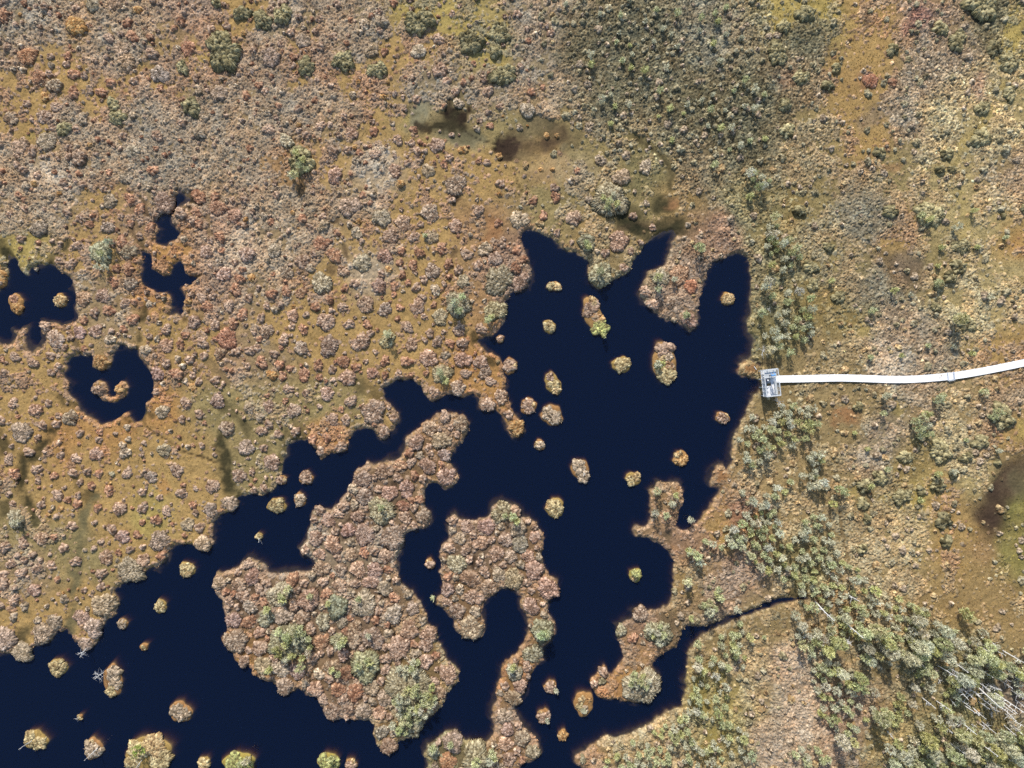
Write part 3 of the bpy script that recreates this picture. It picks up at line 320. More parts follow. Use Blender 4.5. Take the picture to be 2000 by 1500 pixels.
# ------------------------------------------------------------------ islets: x y rx ry angle tone, cushions [(dx,dy,r)], label
ISLETS = [
 (1082,559,16,9,0,'o',"flat oval brown islet just off the shore hummock in the top bay"),
 (1073,638,12,15,.1,'y',"small upright yellowish islet alone between the long islet and the west bank"),
 (1160,618,20,38,.42,'m',"long slanting islet with orange waist and green lower end"),
 (1297,707,23,42,.12,'m',"longest two-humped islet with yellow waist, facing the viewing platform"),
 (1214,712,20,16,.3,'y',"round yellow-tinged islet beside the two-humped islet"),
 (1080,749,16,23,.4,'y',"tilted oval islet directly above the round grey islet"),
 (1032,793,16,17,0,'p',"pinkish islet between the orange spit and the round grey islet"),
 (1078,811,23,21,0,'g',"broad round grey-brown islet in the middle of the lake"),
 (1054,869,11,11,0,'g',"tiny ragged islet below the broad round grey islet"),
 (1134,919,17,26,.45,'g',"tilted dark islet with a white stick on its lower half"),
 (1237,935,16,14,0,'y',"heart-shaped double-tufted islet above the wooded headland"),
 (1329,895,15,16,.2,'o',"orange moss islet with a pale rim"),
 (1411,816,15,12,0,'p',"small pale islet close to the shore below the platform"),
 (1421,584,14,13,0,'s',"sandy-tufted islet with a brown shallow halo in the bay by the pines"),
 (1084,992,19,20,0,'y',"knobbly round islet right of the horseshoe island's top"),
 (1241,1123,14,13,0,'v',"small islet topped with bright green in the south-east bay"),
 (977,662,8,8,0,'p',"tiny pinkish islet in the mouth of the narrow western cove"),
 (996,715,14,17,0,'p',"pink heather islet hugging the bank at the western cove"),
 (1075,1341,14,13,.2,'p',"brown islet with a pale sapling on its side, in the southern channel"),
 (1062,1398,13,16,0,'p',"egg-shaped islet with a pale sapling at its lower tip"),
 (1099,1436,10,12,0,'o',"smallest plain orange-brown islet in the southern channel"),
 (1140,1374,21,25,-.2,'o',"orange-rimmed islet at the tip of the southern headland"),
 (598,933,14,15,0,'p',"smooth round pinkish islet off the long island's left flank"),
 (549,937,12,10,0,'p',"small flat islet touching the moss shore beside the round pinkish islet"),
 (541,987,19,16,0,'y',"broad pale islet below the small flat shore islet"),
 (586,976,12,15,-.2,'g',"narrow upright islet next to the broad pale islet"),
 (506,1047,8,7,0,'y',"tiny round islet with a white twig, west of the long island"),
 (366,1112,17,15,0,'y',"yellowish islet close to the mossy point of the western shore"),
 (314,1184,13,14,0,'y',"square-looking yellow islet in the open western water"),
 (240,1218,10,12,0,'g',"small grey islet with a tuft above it, by the lower western shore"),
 (282,1263,9,8,0,'k',"scrap of broken tufts, a tiny dark islet"),
 (114,1303,18,18,0,'y',"round yellow-brown islet near the lower western bank"),
 (221,1328,19,33,.2,'g',"long islet carrying a bleached dead tree on its side"),
 (157,1400,6,5,0,'k',"tiniest islet of a few yellow tufts in the lower water"),
 (353,1390,23,22,0,'g',"round shaggy grey islet alone in the lower western water"),
 (70,1445,24,21,0,'y',"yellow-green islet with a dead tree leaning from its lower side"),
 (183,1462,19,22,0,'g',"grey islet crossed by one thin white dead trunk"),
 (290,1472,47,35,.1,'y',"largest islet, with a lime green pine, at the lower edge"),
 (399,1490,14,13,0,'y',"small yellow islet between the two biggest lower islets"),
 (468,1491,31,25,0,'v',"greenish islet cut by the lower photo edge beside the small yellow islet"),
 (643,1488,24,17,0,'v',"green-topped islet below the long island, cut by the photo edge"),
 (686,1492,13,11,0,'p',"small brown islet touching the green-topped one at the edge"),
 (840,1101,10,11,0,'p',"little round islet off the horseshoe island's left arm"),
 (32,593,16,21,.25,'o',"reddish-orange islet in the middle of the pool at the left edge"),
 (119,587,14,14,0,'s',"round mossy islet by the right bank of the left-edge pool"),
 (-2,541,18,25,0,'o',"orange islet cut by the left edge of the photo"),
]
HORSE = [(865,1137),(862,1085),(880,1050),(874,1015),(920,1015),(962,990),(980,979),(1035,1010),(1060,1047),(1059,1105),(1092,1140),(1072,1200),(1082,1237),(1058,1290),(1035,1325),(1006,1380),(1054,1460),(1012,1520),(837,1520),(835,1452),(872,1426),(925,1452),(965,1432),(970,1365),(985,1290),(1012,1275),(1032,1230),(1020,1187),(990,1147),(942,1175),(940,1245),(892,1230),(852,1182)]
# ------------------------------------------------------------------ ground sheet
GX0, GX1, GY0, GY1 = -76.0, 76.0, -58.0, 58.0
RES = 0.09
NX = int((GX1 - GX0) / RES) + 1; NY = int((GY1 - GY0) / RES) + 1
CR = 0.28
cnx = int((GX1 - GX0) / CR) + 3; cny = int((GY1 - GY0) / CR) + 3
cx = GX0 + np.arange(cnx, dtype=np.float32) * CR; cy = GY0 + np.arange(cny, dtype=np.float32) * CR
CX, CY = np.meshgrid(cx, cy)
fx = GX0 + np.arange(NX, dtype=np.float32) * RES; fy = GY0 + np.arange(NY, dtype=np.float32) * RES
FX, FY = np.meshgrid(fx, fy)

def up(A):
    """coarse grid -> fine grid, bilinear"""
    u = (fx - GX0) / CR; v = (fy - GY0) / CR
    i = u.astype(int); j = v.astype(int)
    a = (u - i)[None, :]; b = (v - j)[:, None]
    if A.ndim == 3: a = a[..., None]; b = b[..., None]
    A0 = A[j][:, i] * (1 - a) + A[j][:, i + 1] * a
    A1 = A[j + 1][:, i] * (1 - a) + A[j + 1][:, i + 1] * a
    return A0 * (1 - b) + A1 * b

def inside(poly, X, Y):
    r = np.zeros(X.shape, bool)
    n = len(poly)
    for k in range(n):
        x1, y1 = poly[k]; x2, y2 = poly[(k + 1) % n]
        if y1 == y2: continue
        c = (Y > min(y1, y2)) & (Y <= max(y1, y2))
        r ^= c & (X < (x2 - x1) * (Y - y1) / (y2 - y1) + x1)
    return r
def segdist(pts, X, Y, closed=True, cap=12.0):
    d = np.full(X.shape, cap * cap, np.float32)
    n = len(pts)
    xs = X[0]; ys = Y[:, 0]
    for k in range(n if closed else n - 1):
        x1, y1 = pts[k]; x2, y2 = pts[(k + 1) % n]
        i0 = np.searchsorted(xs, min(x1, x2) - cap); i1 = np.searchsorted(xs, max(x1, x2) + cap)
        j0 = np.searchsorted(ys, min(y1, y2) - cap); j1 = np.searchsorted(ys, max(y1, y2) + cap)
        if i1 <= i0 or j1 <= j0: continue
        x = X[j0:j1, i0:i1]; y = Y[j0:j1, i0:i1]
        dx, dy = x2 - x1, y2 - y1; L = dx * dx + dy * dy + 1e-9
        t = np.clip(((x - x1) * dx + (y - y1) * dy) / L, 0, 1)
        q = (x - x1 - t * dx) ** 2 + (y - y1 - t * dy) ** 2
        np.minimum(d[j0:j1, i0:i1], q, out=d[j0:j1, i0:i1])
    return np.sqrt(d)
def wpoly(p): return [W(*q) for q in p]

water = np.zeros(CX.shape, bool)
dist = np.full(CX.shape, 12.0, np.float32)
for p in WATERS:
    q = wpoly(p); water |= inside(q, CX, CY); dist = np.minimum(dist, segdist(q, CX, CY))
for p in LANDS + HOOKS:
    q = wpoly(p); water &= ~inside(q, CX, CY)
    dist = np.minimum(dist, segdist(q, CX, CY))
sdc = np.where(water, -dist, dist).astype(np.float32)
bigisle_c = inside(wpoly(BIGISLE), CX, CY)
SD = up(sdc)
SD = SD + (0.20 + 0.16 * (FX < -40)) * VN(5)(FX / 1.3, FY / 1.3) + 0.16 * VN(6)(FX / 0.45, FY / 0.45)

def sample(A, x, y):
    i = np.clip(((np.asarray(x) - GX0) / RES).astype(int), 0, NX - 1); j = np.clip(((np.asarray(y) - GY0) / RES).astype(int), 0, NY - 1)
    return A[j, i]

ALB = 0.92 * np.array([1.02, 0.99, 0.925])
def grey(c, a=0.14):
    m = c.mean(-1, keepdims=True); return c * (1 - a) + m * a
# --- colour zones (inverse distance over a warped plane)
zp = []
for tok in ZONES.replace('\n', '|').split('|'):
    t = tok.split()
    if len(t) == 4: zp.append((float(t[0]), float(t[1]), t[2], float(t[3])))
PX = CX / S + 1000; PY = 750 - CY / S
wxx = PX + 26 * fbm(CX / 7, CY / 7, 21, 3) + 10 * VN(23)(CX / 1.8, CY / 1.8)
wyy = PY + 26 * fbm(CX / 7, CY / 7, 22, 3) + 10 * VN(24)(CX / 1.8, CY / 1.8)
wsum = np.zeros(CX.shape, np.float32); G = np.zeros(CX.shape + (3,), np.float32); LU = G.copy(); COV = wsum.copy()
for x, y, k, c in zp:
    w = 1.0 / ((wxx - x) ** 2 + (wyy - y) ** 2 + 250.0) ** 2
    wsum += w; G += w[..., None] * np.array(lin(K[k][0]), np.float32); LU += w[..., None] * np.array(lin(K[k][1]), np.float32); COV += w * c
G /= wsum[..., None]; LU /= wsum[..., None]; COV /= wsum
wet = np.zeros(CX.shape, np.float32)
def blend(key, m, st):
    global G, COV, wet
    m = np.clip(m, 0, 1) * st
    G[:] = G * (1 - m[..., None]) + np.array(lin(K[key][0]), np.float32) * m[..., None]
    if key in ('BLACKWET', 'WETBROWN', 'GREENDARK', 'OLIVEDARK', 'BROWN', 'OLIVEGREY', 'GREYGREEN', 'MOSSGREEN'):
        COV[:] = COV * (1 - 0.95 * np.clip(m * 1.6, 0, 1)); wet[:] = np.maximum(wet, m)
    elif key in ('YELLOW', 'RUST', 'ORANGE', 'KHAKI'): COV[:] = COV * (1 - 0.6 * m)
    else: LU[:] = LU * (1 - m[..., None] * .7) + np.array(lin(K[key][1]), np.float32) * m[..., None] * .7
w2x = PX + 16 * fbm(CX / 1.9, CY / 1.9, 41, 4, .6); w2y = PY + 16 * fbm(CX / 1.9, CY / 1.9, 42, 4, .6)
FB7 = fbm(CX / 0.9, CY / 0.9, 43, 3)
for key, x, y, rx, ry, an, st in PATCHES:
    if st <= 0: continue
    ca, sa = math.cos(an), math.sin(an)
    u = ((w2x - x) * ca + (w2y - y) * sa) / rx; v = (-(w2x - x) * sa + (w2y - y) * ca) / ry
    d = np.sqrt(u * u + v * v) / 1.15 + 0.35 * FB7
    blend(key, (1 - np.clip((d - 0.74 + 0.3 * VN(44)(CX / .5, CY / .5)) / 0.34, 0, 1)) if key == 'BLACKWET' else 1 - np.clip((d - 0.6) / 0.7, 0, 1), st)
for key, pts, wd, st in STREAKS:
    if wd < 4: d = segdist(pts, PX + 2 * VN(51)(CX, CY), PY + 2 * VN(52)(CX, CY), closed=False, cap=30)
    else: d = segdist(pts, np.asarray(PX), np.asarray(PY)[::-1], closed=False, cap=60) if False else None
    if d is None:
        # rows run upwards in world space: flip for the sorted lookup
        d = segdist([(a, -b) for a, b in pts], PX, -PY, closed=False, cap=60)
        d = d + 1.15 * wd * fbm(CX / 1.5, CY / 1.5, 61, 4, .6)
    else:
        d = segdist([(a, -b) for a, b in pts], PX, -PY, closed=False, cap=30)
    blend(key, (1 - np.clip((d - wd * 0.35) / (wd * 0.8), 0, 1)) * (1 if wd < 4 else np.clip(0.95 + 1.0 * fbm(CX / .9, CY / .9, 62, 3), .1, 1)), st)

packed = inside(wpoly(BIGISLE), CX, CY) | inside(wpoly(HORSE), CX, CY)
COV = np.where(packed, np.minimum(COV, 0.30), COV)
gap = np.clip((sdc - 0.5) / 0.8, 0, 1) * packed
G = G * (1 - 0.5 * gap[..., None]) + np.array(lin((84, 66, 48)), np.float32) * 0.5 * gap[..., None]
GF = up(G); LF = up(LU); CF = up(COV); WF = up(wet)
# --- base relief
land_z = 0.24 + 0.10 * fbm(FX / 6, FY / 6, 71, 3) + 0.05 * VN(72)(FX / 1.1, FY / 1.1)
n_small = fbm(FX / 0.55, FY / 0.55, 73, 3)
land_z = land_z - 0.12 * WF + np.clip(CF * 1.3, 0, 1) * (0.16 * np.abs(fbm(FX / 1.0, FY / 1.0, 74, 3)) + 0.10 * n_small)
shore = np.clip(SD / 0.55, 0, 1); shore = shore * shore * (3 - 2 * shore)
shelf = 0.14 + 0.95 * up(fbm(CX / 4, CY / 4, 75, 3))           # how wide the drowned peat shelf is
dep = np.maximum(-SD, 0)
zw = -0.03 - 0.5 * dep * (1 + 0.5 * VN(76)(FX / 0.7, FY / 0.7)) - 1.9 * np.maximum(dep - np.clip(shelf, 0.04, 1.3), 0)
Z = np.where(SD > 0, -0.03 + (land_z + 0.03) * shore, np.maximum(zw, -2.6)).astype(np.float32)

# --- small heather tufts are bumps of the ground itself: stamped domes
NST = 640000
sx = RNG.uniform(GX0 + 1, GX1 - 1, NST); sy = RNG.uniform(GY0 + 1, GY1 - 1, NST)
cov = sample(CF, sx, sy); ssd = sample(SD, sx, sy)
PT = fbm(FX / 2.3, FY / 2.3, 81, 4, .55)
patch = sample(PT, sx, sy)
edge = np.clip(1 - np.abs(ssd - 0.35) / 0.5, 0, 1)
dryness = 1 - np.clip(sample(WF, sx, sy) * 1.5, 0, 1)
mat_ = np.clip((cov - 0.58 + 0.12 * np.clip(((sx / S + 1000) - 1050) / 300, 0, 1) + 0.85 * patch) * 3.2 + 0.5, 0, 1)          # ragged mats of heather, bare moss between
prob = (mat_ * 0.92 + 0.015 + 0.05 * cov) * dryness
prob = np.maximum(prob, edge * 0.5 * dryness)
keep = (RNG.random(NST) < prob) & (ssd > 0.06)
mat_ = mat_[keep]
sx, sy, cov, ssd, patch = sx[keep], sy[keep], cov[keep], ssd[keep], patch[keep]
ns = len(sx)
east = np.clip(((sx / S + 1000) - 1050) / 300, 0, 1)
sr = (0.10 + 0.10 * RNG.random(ns) + np.where(mat_ < .5, .16, .08) * RNG.random(ns) ** 4) * (1 - 0.12 * east)
sh = sr * RNG.uniform(0.35, 0.95, ns) + 0.02 + 0.05 * mat_ + 0.22 * np.clip(patch, 0, 1) * mat_
ix = ((sx - GX0) / RES); iy = ((sy - GY0) / RES)
BUMP = np.zeros(NX * NY, np.float32); ID = np.full(NX * NY, -1, np.int32)
kmax = int(0.45 / RES) + 1
WPX = (0.09 * VN(83)(FX / 0.16, FY / 0.16)).ravel(); WPY = (0.09 * VN(84)(FX / 0.16, FY / 0.16)).ravel()
order = np.arange(ns)
base_i = np.round(ix).astype(int); base_j = np.round(iy).astype(int)
cells = []; vals = []; ids = []
for dj in range(-kmax, kmax + 1):
    for di in range(-kmax, kmax + 1):
        ii = base_i + di; jj = base_j + dj
        ok = (ii >= 0) & (ii < NX) & (jj >= 0) & (jj < NY)
        cc_ = np.where(ok, jj * NX + ii, 0)
        d2 = (((ii - ix) * RES + WPX[cc_]) ** 2 + ((jj - iy) * RES + WPY[cc_]) ** 2) / (sr * sr)
        ok &= d2 < 1
        if not ok.any(): continue
        c = (jj[ok] * NX + ii[ok]); v = (sh[ok] * np.sqrt(1 - d2[ok])).astype(np.float32)
        np.maximum.at(BUMP, c, v)
        cells.append(c); vals.append(v); ids.append(order[ok])
for c, v, d in zip(cells, vals, ids):
    w = BUMP[c] == v; ID[c[w]] = d[w]
del cells, vals, ids
BUMP = BUMP.reshape(NY, NX); ID = ID.reshape(NY, NX)
Z += BUMP * (0.72 + 0.45 * VN(91)(FX / 0.17, FY / 0.17)) + np.where(SD > 0, 0.022 * VN(92)(FX / 0.23, FY / 0.23) + 0.03 * n_small, 0)
lump_rand = RNG.random((ns, 3)).astype(np.float32)
lc = sample(LF, sx, sy)
bright = np.exp(RNG.normal(0, 0.16 + 0.10 * east + 0.10 * east * (sy > 29), ns) + 0.45 * sample(fbm(FX / 1.1, FY / 1.1, 85, 3), sx, sy)).astype(np.float32)[:, None]
hue = np.array([[1.12, 0.95, 0.80]], np.float32) ** (RNG.normal(0.1, 0.25, ns) + 1.0 * sample(fbm(FX / 2.0, FY / 2.0, 86, 3), sx, sy))[:, None].astype(np.float32)
lump_c = (lc * (1 - 0.3 * (0.4 + 0.6 * east[:, None])) + sample(GF, sx, sy) * 0.3 * (0.4 + 0.6 * east[:, None])) * bright * hue
Cf = GF.copy()
# ground moss: mottled
mott = (1 + 0.24 * fbm(FX / 0.9, FY / 0.9, 95, 4) + 0.14 * VN(98)(FX / 0.2, FY / 0.2))[..., None]
Cf *= mott
m = ID >= 0
Cf[m] = lump_c[ID[m]]
ed = np.clip(1 - np.abs(SD - 0.10) / 0.28, 0, 1)[..., None] * (0.55 + 0.45 * VN(96)(FX / 2.2, FY / 2.2))[..., None] * (~m)[..., None]
Cf = Cf * (1 - 0.4 * ed) + np.array(lin((128, 106, 66)), np.float32) * 0.4 * ed
drown = np.clip(-SD / 0.15, 0, 1)[..., None]
bed = np.array(lin((72, 62, 35)), np.float32) * (1 + 0.35 * VN(97)(FX / 3.5, FY / 3.5))[..., None] * np.array([1, 1, 1], np.float32)
Cf = Cf * (1 - drown) + bed * drown
Cf = np.clip(grey(Cf) * ALB, 0.004, 0.9)
ZG = Z

V = np.stack([FX, FY, Z], -1).reshape(-1, 3)
idx = np.arange(NX * NY, dtype=np.int32).reshape(NY, NX)
Q = np.stack([idx[:-1, :-1], idx[:-1, 1:], idx[1:, 1:], idx[1:, :-1]], -1).reshape(-1, 4)
# the big island is split off as its own object, the rest carries on past the frame
isl = up((bigisle_c & (sdc > -9)).astype(np.float32)) > 0.5
BI = np.zeros((NY, NX), bool)
bx = wpoly(BIGISLE); xs_ = [p[0] for p in bx]; ys_ = [p[1] for p in bx]
near = up(segdist(bx, CX, CY, cap=12.0))
BI = isl | (near < 1.2)
fb = BI[:-1, :-1].reshape(-1)
Cflat = Cf.reshape(-1, 3)
def submesh(name, Qs, extra=None):
    used = np.unique(Qs); mp = np.full(NX * NY, -1, np.int32); mp[used] = np.arange(len(used))
    VV = V[used]; CC = Cflat[used]; QQ = mp[Qs]
    if extra is not None:
        ev, eq = extra; n = len(VV)
        VV = np.concatenate([VV, ev]); CC = np.concatenate([CC, np.tile(np.array([[0.24, 0.17, 0.07]], np.float32), (len(ev), 1))])
        QQ = np.concatenate([QQ, eq + n])
    return mesh_np(name, VV, QQ, None, CC, True)
FAR = 900.0
gx1 = float(fx[-1]); gy1 = float(fy[-1])
ev = np.array([[GX0, GY0, .1], [gx1, GY0, .1], [gx1, gy1, .1], [GX0, gy1, .1], [-FAR, -FAR, .1], [FAR, -FAR, .1], [FAR, FAR, .1], [-FAR, FAR, .1]])
eq = np.array([[4, 5, 1, 0], [5, 6, 2, 1], [6, 7, 3, 2], [7, 4, 0, 3]])
ground = obj('ground', submesh('ground', Q[~fb], (ev, eq)), M_GROUND); tag(ground, kind='structure')
island = obj('island', submesh('island', Q[fb]), M_GROUND); tag(island, kind='structure')
# water: one closed body under the whole sheet
wb = MB(); wb.box((0, 0, -2.0), (gx1 - GX0 - 0.5, gy1 - GY0 - 0.5, 4.0))
lake = obj('water', wb.mesh('water'), M_WATER); tag(lake, kind='structure')
def gz(x, y): return float(sample(ZG, np.array([x]), np.array([y]))[0])

# ------------------------------------------------------------------ fine sprigs over the heathy ground: nobody could count them
NSP = 420000
qx = RNG.uniform(GX0 + 1, GX1 - 1, NSP); qy = RNG.uniform(GY0 + 1, GY1 - 1, NSP)
qi = sample(ID, qx, qy); ok = (qi >= 0) | ((RNG.random(NSP) < 0.22 + 0.33 * np.clip((qx - 2) / 20, 0, 1)) & (sample(SD, qx, qy) > .15) & (sample(WF, qx, qy) < .4))
qx, qy, qi = qx[ok], qy[ok], qi[ok]; nq = len(qx)
qc = np.where((qi >= 0)[:, None], lump_c[np.maximum(qi, 0)], sample(GF, qx, qy)) * np.exp(RNG.normal(0.05, 0.33, (nq, 1)))
th = RNG.random(nq) * 2 * PI; wd = RNG.uniform(.035, .075, nq); ht = RNG.uniform(.04, .15, nq); ln = RNG.normal(0, .07, (nq, 2))
z0 = sample(ZG, qx, qy) - 0.02
a = np.stack([qx + np.cos(th) * wd, qy + np.sin(th) * wd, z0], 1); b = np.stack([qx - np.cos(th) * wd, qy - np.sin(th) * wd, z0], 1)
c = np.stack([qx + ln[:, 0] + np.cos(th) * wd * .5, qy + ln[:, 1] + np.sin(th) * wd * .5, z0 + ht], 1)
d = np.stack([qx + ln[:, 0] - np.cos(th) * wd * .5, qy + ln[:, 1] - np.sin(th) * wd * .5, z0 + ht * .9], 1)
SV = np.stack([a, b, d, c], 1).reshape(-1, 3); SQ = np.arange(nq * 4, dtype=np.int32).reshape(-1, 4)
spr = obj('heather_sprigs', mesh_np('heather_sprigs', SV, SQ, None, np.clip(np.repeat(qc * ALB, 4, 0), .005, .9), False), M_SPRIG)
tag(spr, 'short pale heather sprigs and sedge covering the bog between the hummocks', 'heather', kind='stuff')
# ------------------------------------------------------------------ heather hummocks
TONE = {  # albedo of tip / mid / dark sprigs (photo-like values, made linear)
 'p': ((178,154,134),(142,117,98),(98,76,62)), 'g': ((180,162,140),(140,124,103),(94,81,66)), 'r': ((176,140,114),(146,108,85),(104,74,60)),
 'o': ((182,150,106),(160,120,76),(120,88,60)), 'd': ((170,162,136),(134,124,98),(90,80,62)), 'D': ((158,148,120),(124,115,89),(86,79,60)),
 'y': ((184,169,130),(150,132,96),(108,91,66)), 's': ((190,168,128),(156,130,94),(112,90,66)), 'v': ((170,172,112),(136,130,86),(96,92,64)), 'k': ((170,156,116),(110,98,72),(60,54,40)), 'm': ((182,158,130),(150,116,84),(106,80,62)),
}
def dome(R, H, seed, tone, ell=1.0, ang=0.0, cell=0.055, skirt=0.12, flo=(0.10, 0.20), amp=0.6, flat=2.6, rag=0.16, sprigs=1.0):
    """a cushion of heather: polar grid over a lobed outline, covered with florets of twigs, plus loose sprigs"""
    g = np.random.default_rng(seed)
    nr = max(6, int(R / cell)); nth = max(18, int(2 * PI * R * 0.8 / cell))
    th = np.arange(nth) * 2 * PI / nth
    out = 1 + rag * (0.6 * np.sin(2 * th + g.random() * 6) + 0.5 * np.sin(3 * th + g.random() * 6) + 0.45 * np.sin(5 * th + g.random() * 6) + 0.3 * np.sin(8 * th + g.random() * 6)) + 0.05 * g.normal(0, 1, nth)
    rr = (np.arange(1, nr + 1) / nr) ** 0.85
    RHO, TH = np.meshgrid(rr, th, indexing='ij')
    OUT = np.tile(out, (nr, 1))
    X = R * RHO * OUT * np.cos(TH); Y = R * RHO * OUT * np.sin(TH) * ell
    X = np.concatenate([[0], X.ravel()]); Y = np.concatenate([[0], Y.ravel()]); RH = np.concatenate([[0], RHO.ravel()])
    ca, sa = math.cos(ang), math.sin(ang); X, Y = X * ca - Y * sa, X * sa + Y * ca
    prof = np.clip(1 - RH ** flat, 0, 1) ** 0.55
    wob = 1 + 0.22 * np.sin(X / R * 2.3 + g.random() * 6) * np.sin(Y / R * 2.6 + g.random() * 6)
    nf = max(10, int(PI * R * R * ell / 0.030))
    fr = R * np.sqrt(g.random(nf)) * 1.06; ft = g.random(nf) * 2 * PI
    fxx = fr * np.cos(ft); fyy = fr * np.sin(ft) * ell; fxx, fyy = fxx * ca - fyy * sa, fxx * sa + fyy * ca
    fs = g.uniform(flo[0], flo[1], nf); fh = g.uniform(0.5, 1.15, nf) * fs * amp
    best = np.zeros(len(X)); bid = np.full(len(X), -1)
    for k in range(nf):
        d2 = ((X - fxx[k]) ** 2 + (Y - fyy[k]) ** 2) / fs[k] ** 2
        v = np.where(d2 < 1, fh[k] * np.sqrt(np.maximum(1 - d2, 0)), 0)
        w = v > best; best[w] = v[w]; bid[w] = k
    Z = H * prof * wob + best + g.normal(0, 0.014, len(X)) - skirt * (RH > 0.999)
    t1, t2, t3 = [np.array(lin(c)) for c in TONE[tone]]
    pick = g.random(nf)
    fc = np.where(pick[:, None] < 0.52, t1, np.where(pick[:, None] < 0.88, t2, t3)) * np.exp(g.normal(0, 0.22, (nf, 1)))
    C = np.where((bid >= 0)[:, None], fc[np.maximum(bid, 0)], t2 * 0.85) * np.exp(g.normal(0, 0.10, (len(X), 1)))
    Q = []; T = []
    k = np.arange(nth); k2 = (k + 1) % nth
    T = np.stack([np.zeros(nth, int), 1 + k, 1 + k2], 1)
    Q = [np.stack([1 + i * nth + k, 1 + (i + 1) * nth + k, 1 + (i + 1) * nth + k2, 1 + i * nth + k2], 1) for i in range(nr - 1)]
    Vv = np.stack([X, Y, Z], 1); Q = np.concatenate(Q)
    # loose sprigs standing out of the cushion
    ns = int(len(X) * 0.07 * sprigs)
    si = g.integers(0, len(X), ns)
    p = Vv[si]; a = g.random(ns) * 2 * PI; w = g.uniform(.02, .05, ns); h = g.uniform(.03, .09, ns)
    o = p[:, :2] / R * 0.08 + g.normal(0, .05, (ns, 2))
    A = p + np.stack([np.cos(a) * w, np.sin(a) * w, np.full(ns, -.02)], 1); B = p - np.stack([np.cos(a) * w, np.sin(a) * w, np.full(ns, .02)], 1)
    D = p + np.stack([o[:, 0], o[:, 1], h], 1)
    SV = np.stack([A, B, D], 1).reshape(-1, 3); n0 = len(Vv)
    ST = np.arange(ns * 3).reshape(-1, 3) + n0
    sc = np.where(g.random((ns, 1)) < .6, t1 * 1.08, t2) * np.exp(g.normal(0, .22, (ns, 1)))
    Vv = np.concatenate([Vv, SV]); C = np.concatenate([C, np.repeat(sc, 3, 0)])
    return Vv, Q, np.concatenate([T, ST]), np.clip(C * ALB, .005, .9)

def hum_h(R): return 0.20 + 0.17 * R
HVAR = {}
def hum_mesh(R, tone, k):
    """metric variants shared by hummocks of about the same size"""
    rb = min((0.45, 0.62, 0.8, 1.0, 1.25, 1.55, 1.9, 2.4, 3.0), key=lambda q: abs(math.log(q / R)))
    nv = 5 if rb < 1.3 else 3
    key = (rb, tone, k % nv)
    if key not in HVAR:
        g = random.Random(hash((int(rb * 100), ord(tone), k % nv)) & 0xffff)
        D = tone == 'D'
        HVAR[key] = (mesh_np('heather_hummock', *dome(rb, hum_h(rb) * (1.15 if D else 1.0), g.randint(0, 10 ** 6), tone, ell=g.uniform(.82, 1.0), ang=g.uniform(0, 3),
                     amp=1.1 if D else 0.55, flo=(0.13, 0.30) if D else (0.09, 0.17), rag=0.24 if D else 0.15, flat=2.6 if D or rb < .75 else 4.2)), rb)
    return HVAR[key]

hums = []
for (tx, ty), s in HUM_TILES.items():
    for t in s.split(','):
        x, y, r, tone = t.split()
        hums.append([tx + float(x) / 4, ty + float(y) / 4, float(r) / 4, tone])
WALK = [(1470,745),(1520,740.5),(1690,739.6),(1790,740),(1850,735),(1900,727.5),(1950,718),(2000,707.5),(2050,696)]
def off_walk(x, y, d):
    for (x1, y1), (x2, y2) in zip(WALK[:-1], WALK[1:]):
        t = max(0, min(1, ((x - x1) * (x2 - x1) + (y - y1) * (y2 - y1)) / ((x2 - x1) ** 2 + (y2 - y1) ** 2)))
        if math.hypot(x - x1 - t * (x2 - x1), y - y1 - t * (y2 - y1)) < d: return False
    return abs(x - 1496) > 26 or abs(y - 748) > 34
hums = [h for h in hums if off_walk(h[0], h[1], 8 + h[2])]
# drop doubles traced from two neighbouring tiles
keepers = []
for h in sorted(hums, key=lambda q: -q[2]):
    if all((h[0] - q[0]) ** 2 + (h[1] - q[1]) ** 2 > (0.55 * (h[2] + q[2])) ** 2 for q in keepers): keepers.append(h)
hums = keepers
# the packed cushions of the two big islands
gI = np.random.default_rng(77); kept = list(hums); tr_ = 0
P_BI, P_HO = [np.array(p) for p in (BIGISLE, HORSE)]
for r_lo, r_hi, n_try in ((15, 20, 3000), (11, 15, 5000), (8, 11, 7000), (6, 8, 2500)):
    qx_ = gI.uniform(415, 1095, n_try); qy_ = gI.uniform(795, 1520, n_try); qr_ = gI.uniform(r_lo, r_hi, n_try)
    sdq = sample(SD, (qx_ - 1000) * S, (750 - qy_) * S)
    inn = inside(BIGISLE, qx_[None], qy_[None])[0] | inside(HORSE, qx_[None], qy_[None])[0]
    for x, y, r, d_, i_ in zip(qx_, qy_, qr_, sdq, inn):
        if not i_ or d_ < r * S * .8: continue
        if any((x - q[0]) ** 2 + (y - q[1]) ** 2 < (0.87 * (q[2] + r)) ** 2 for q in kept): continue
        u = gI.random(); kept.append([x, y, r, 'p' if u < .55 else 'g' if u < .85 else 'r'])
hums = sorted(kept, key=lambda q: -q[2])
N_SINGLE = 300
heathers = [h for h in hums if h[3] != 'D']; shrubs = [h for h in hums if h[3] == 'D']
single = heathers[:N_SINGLE]; rest = heathers[N_SINGLE:]

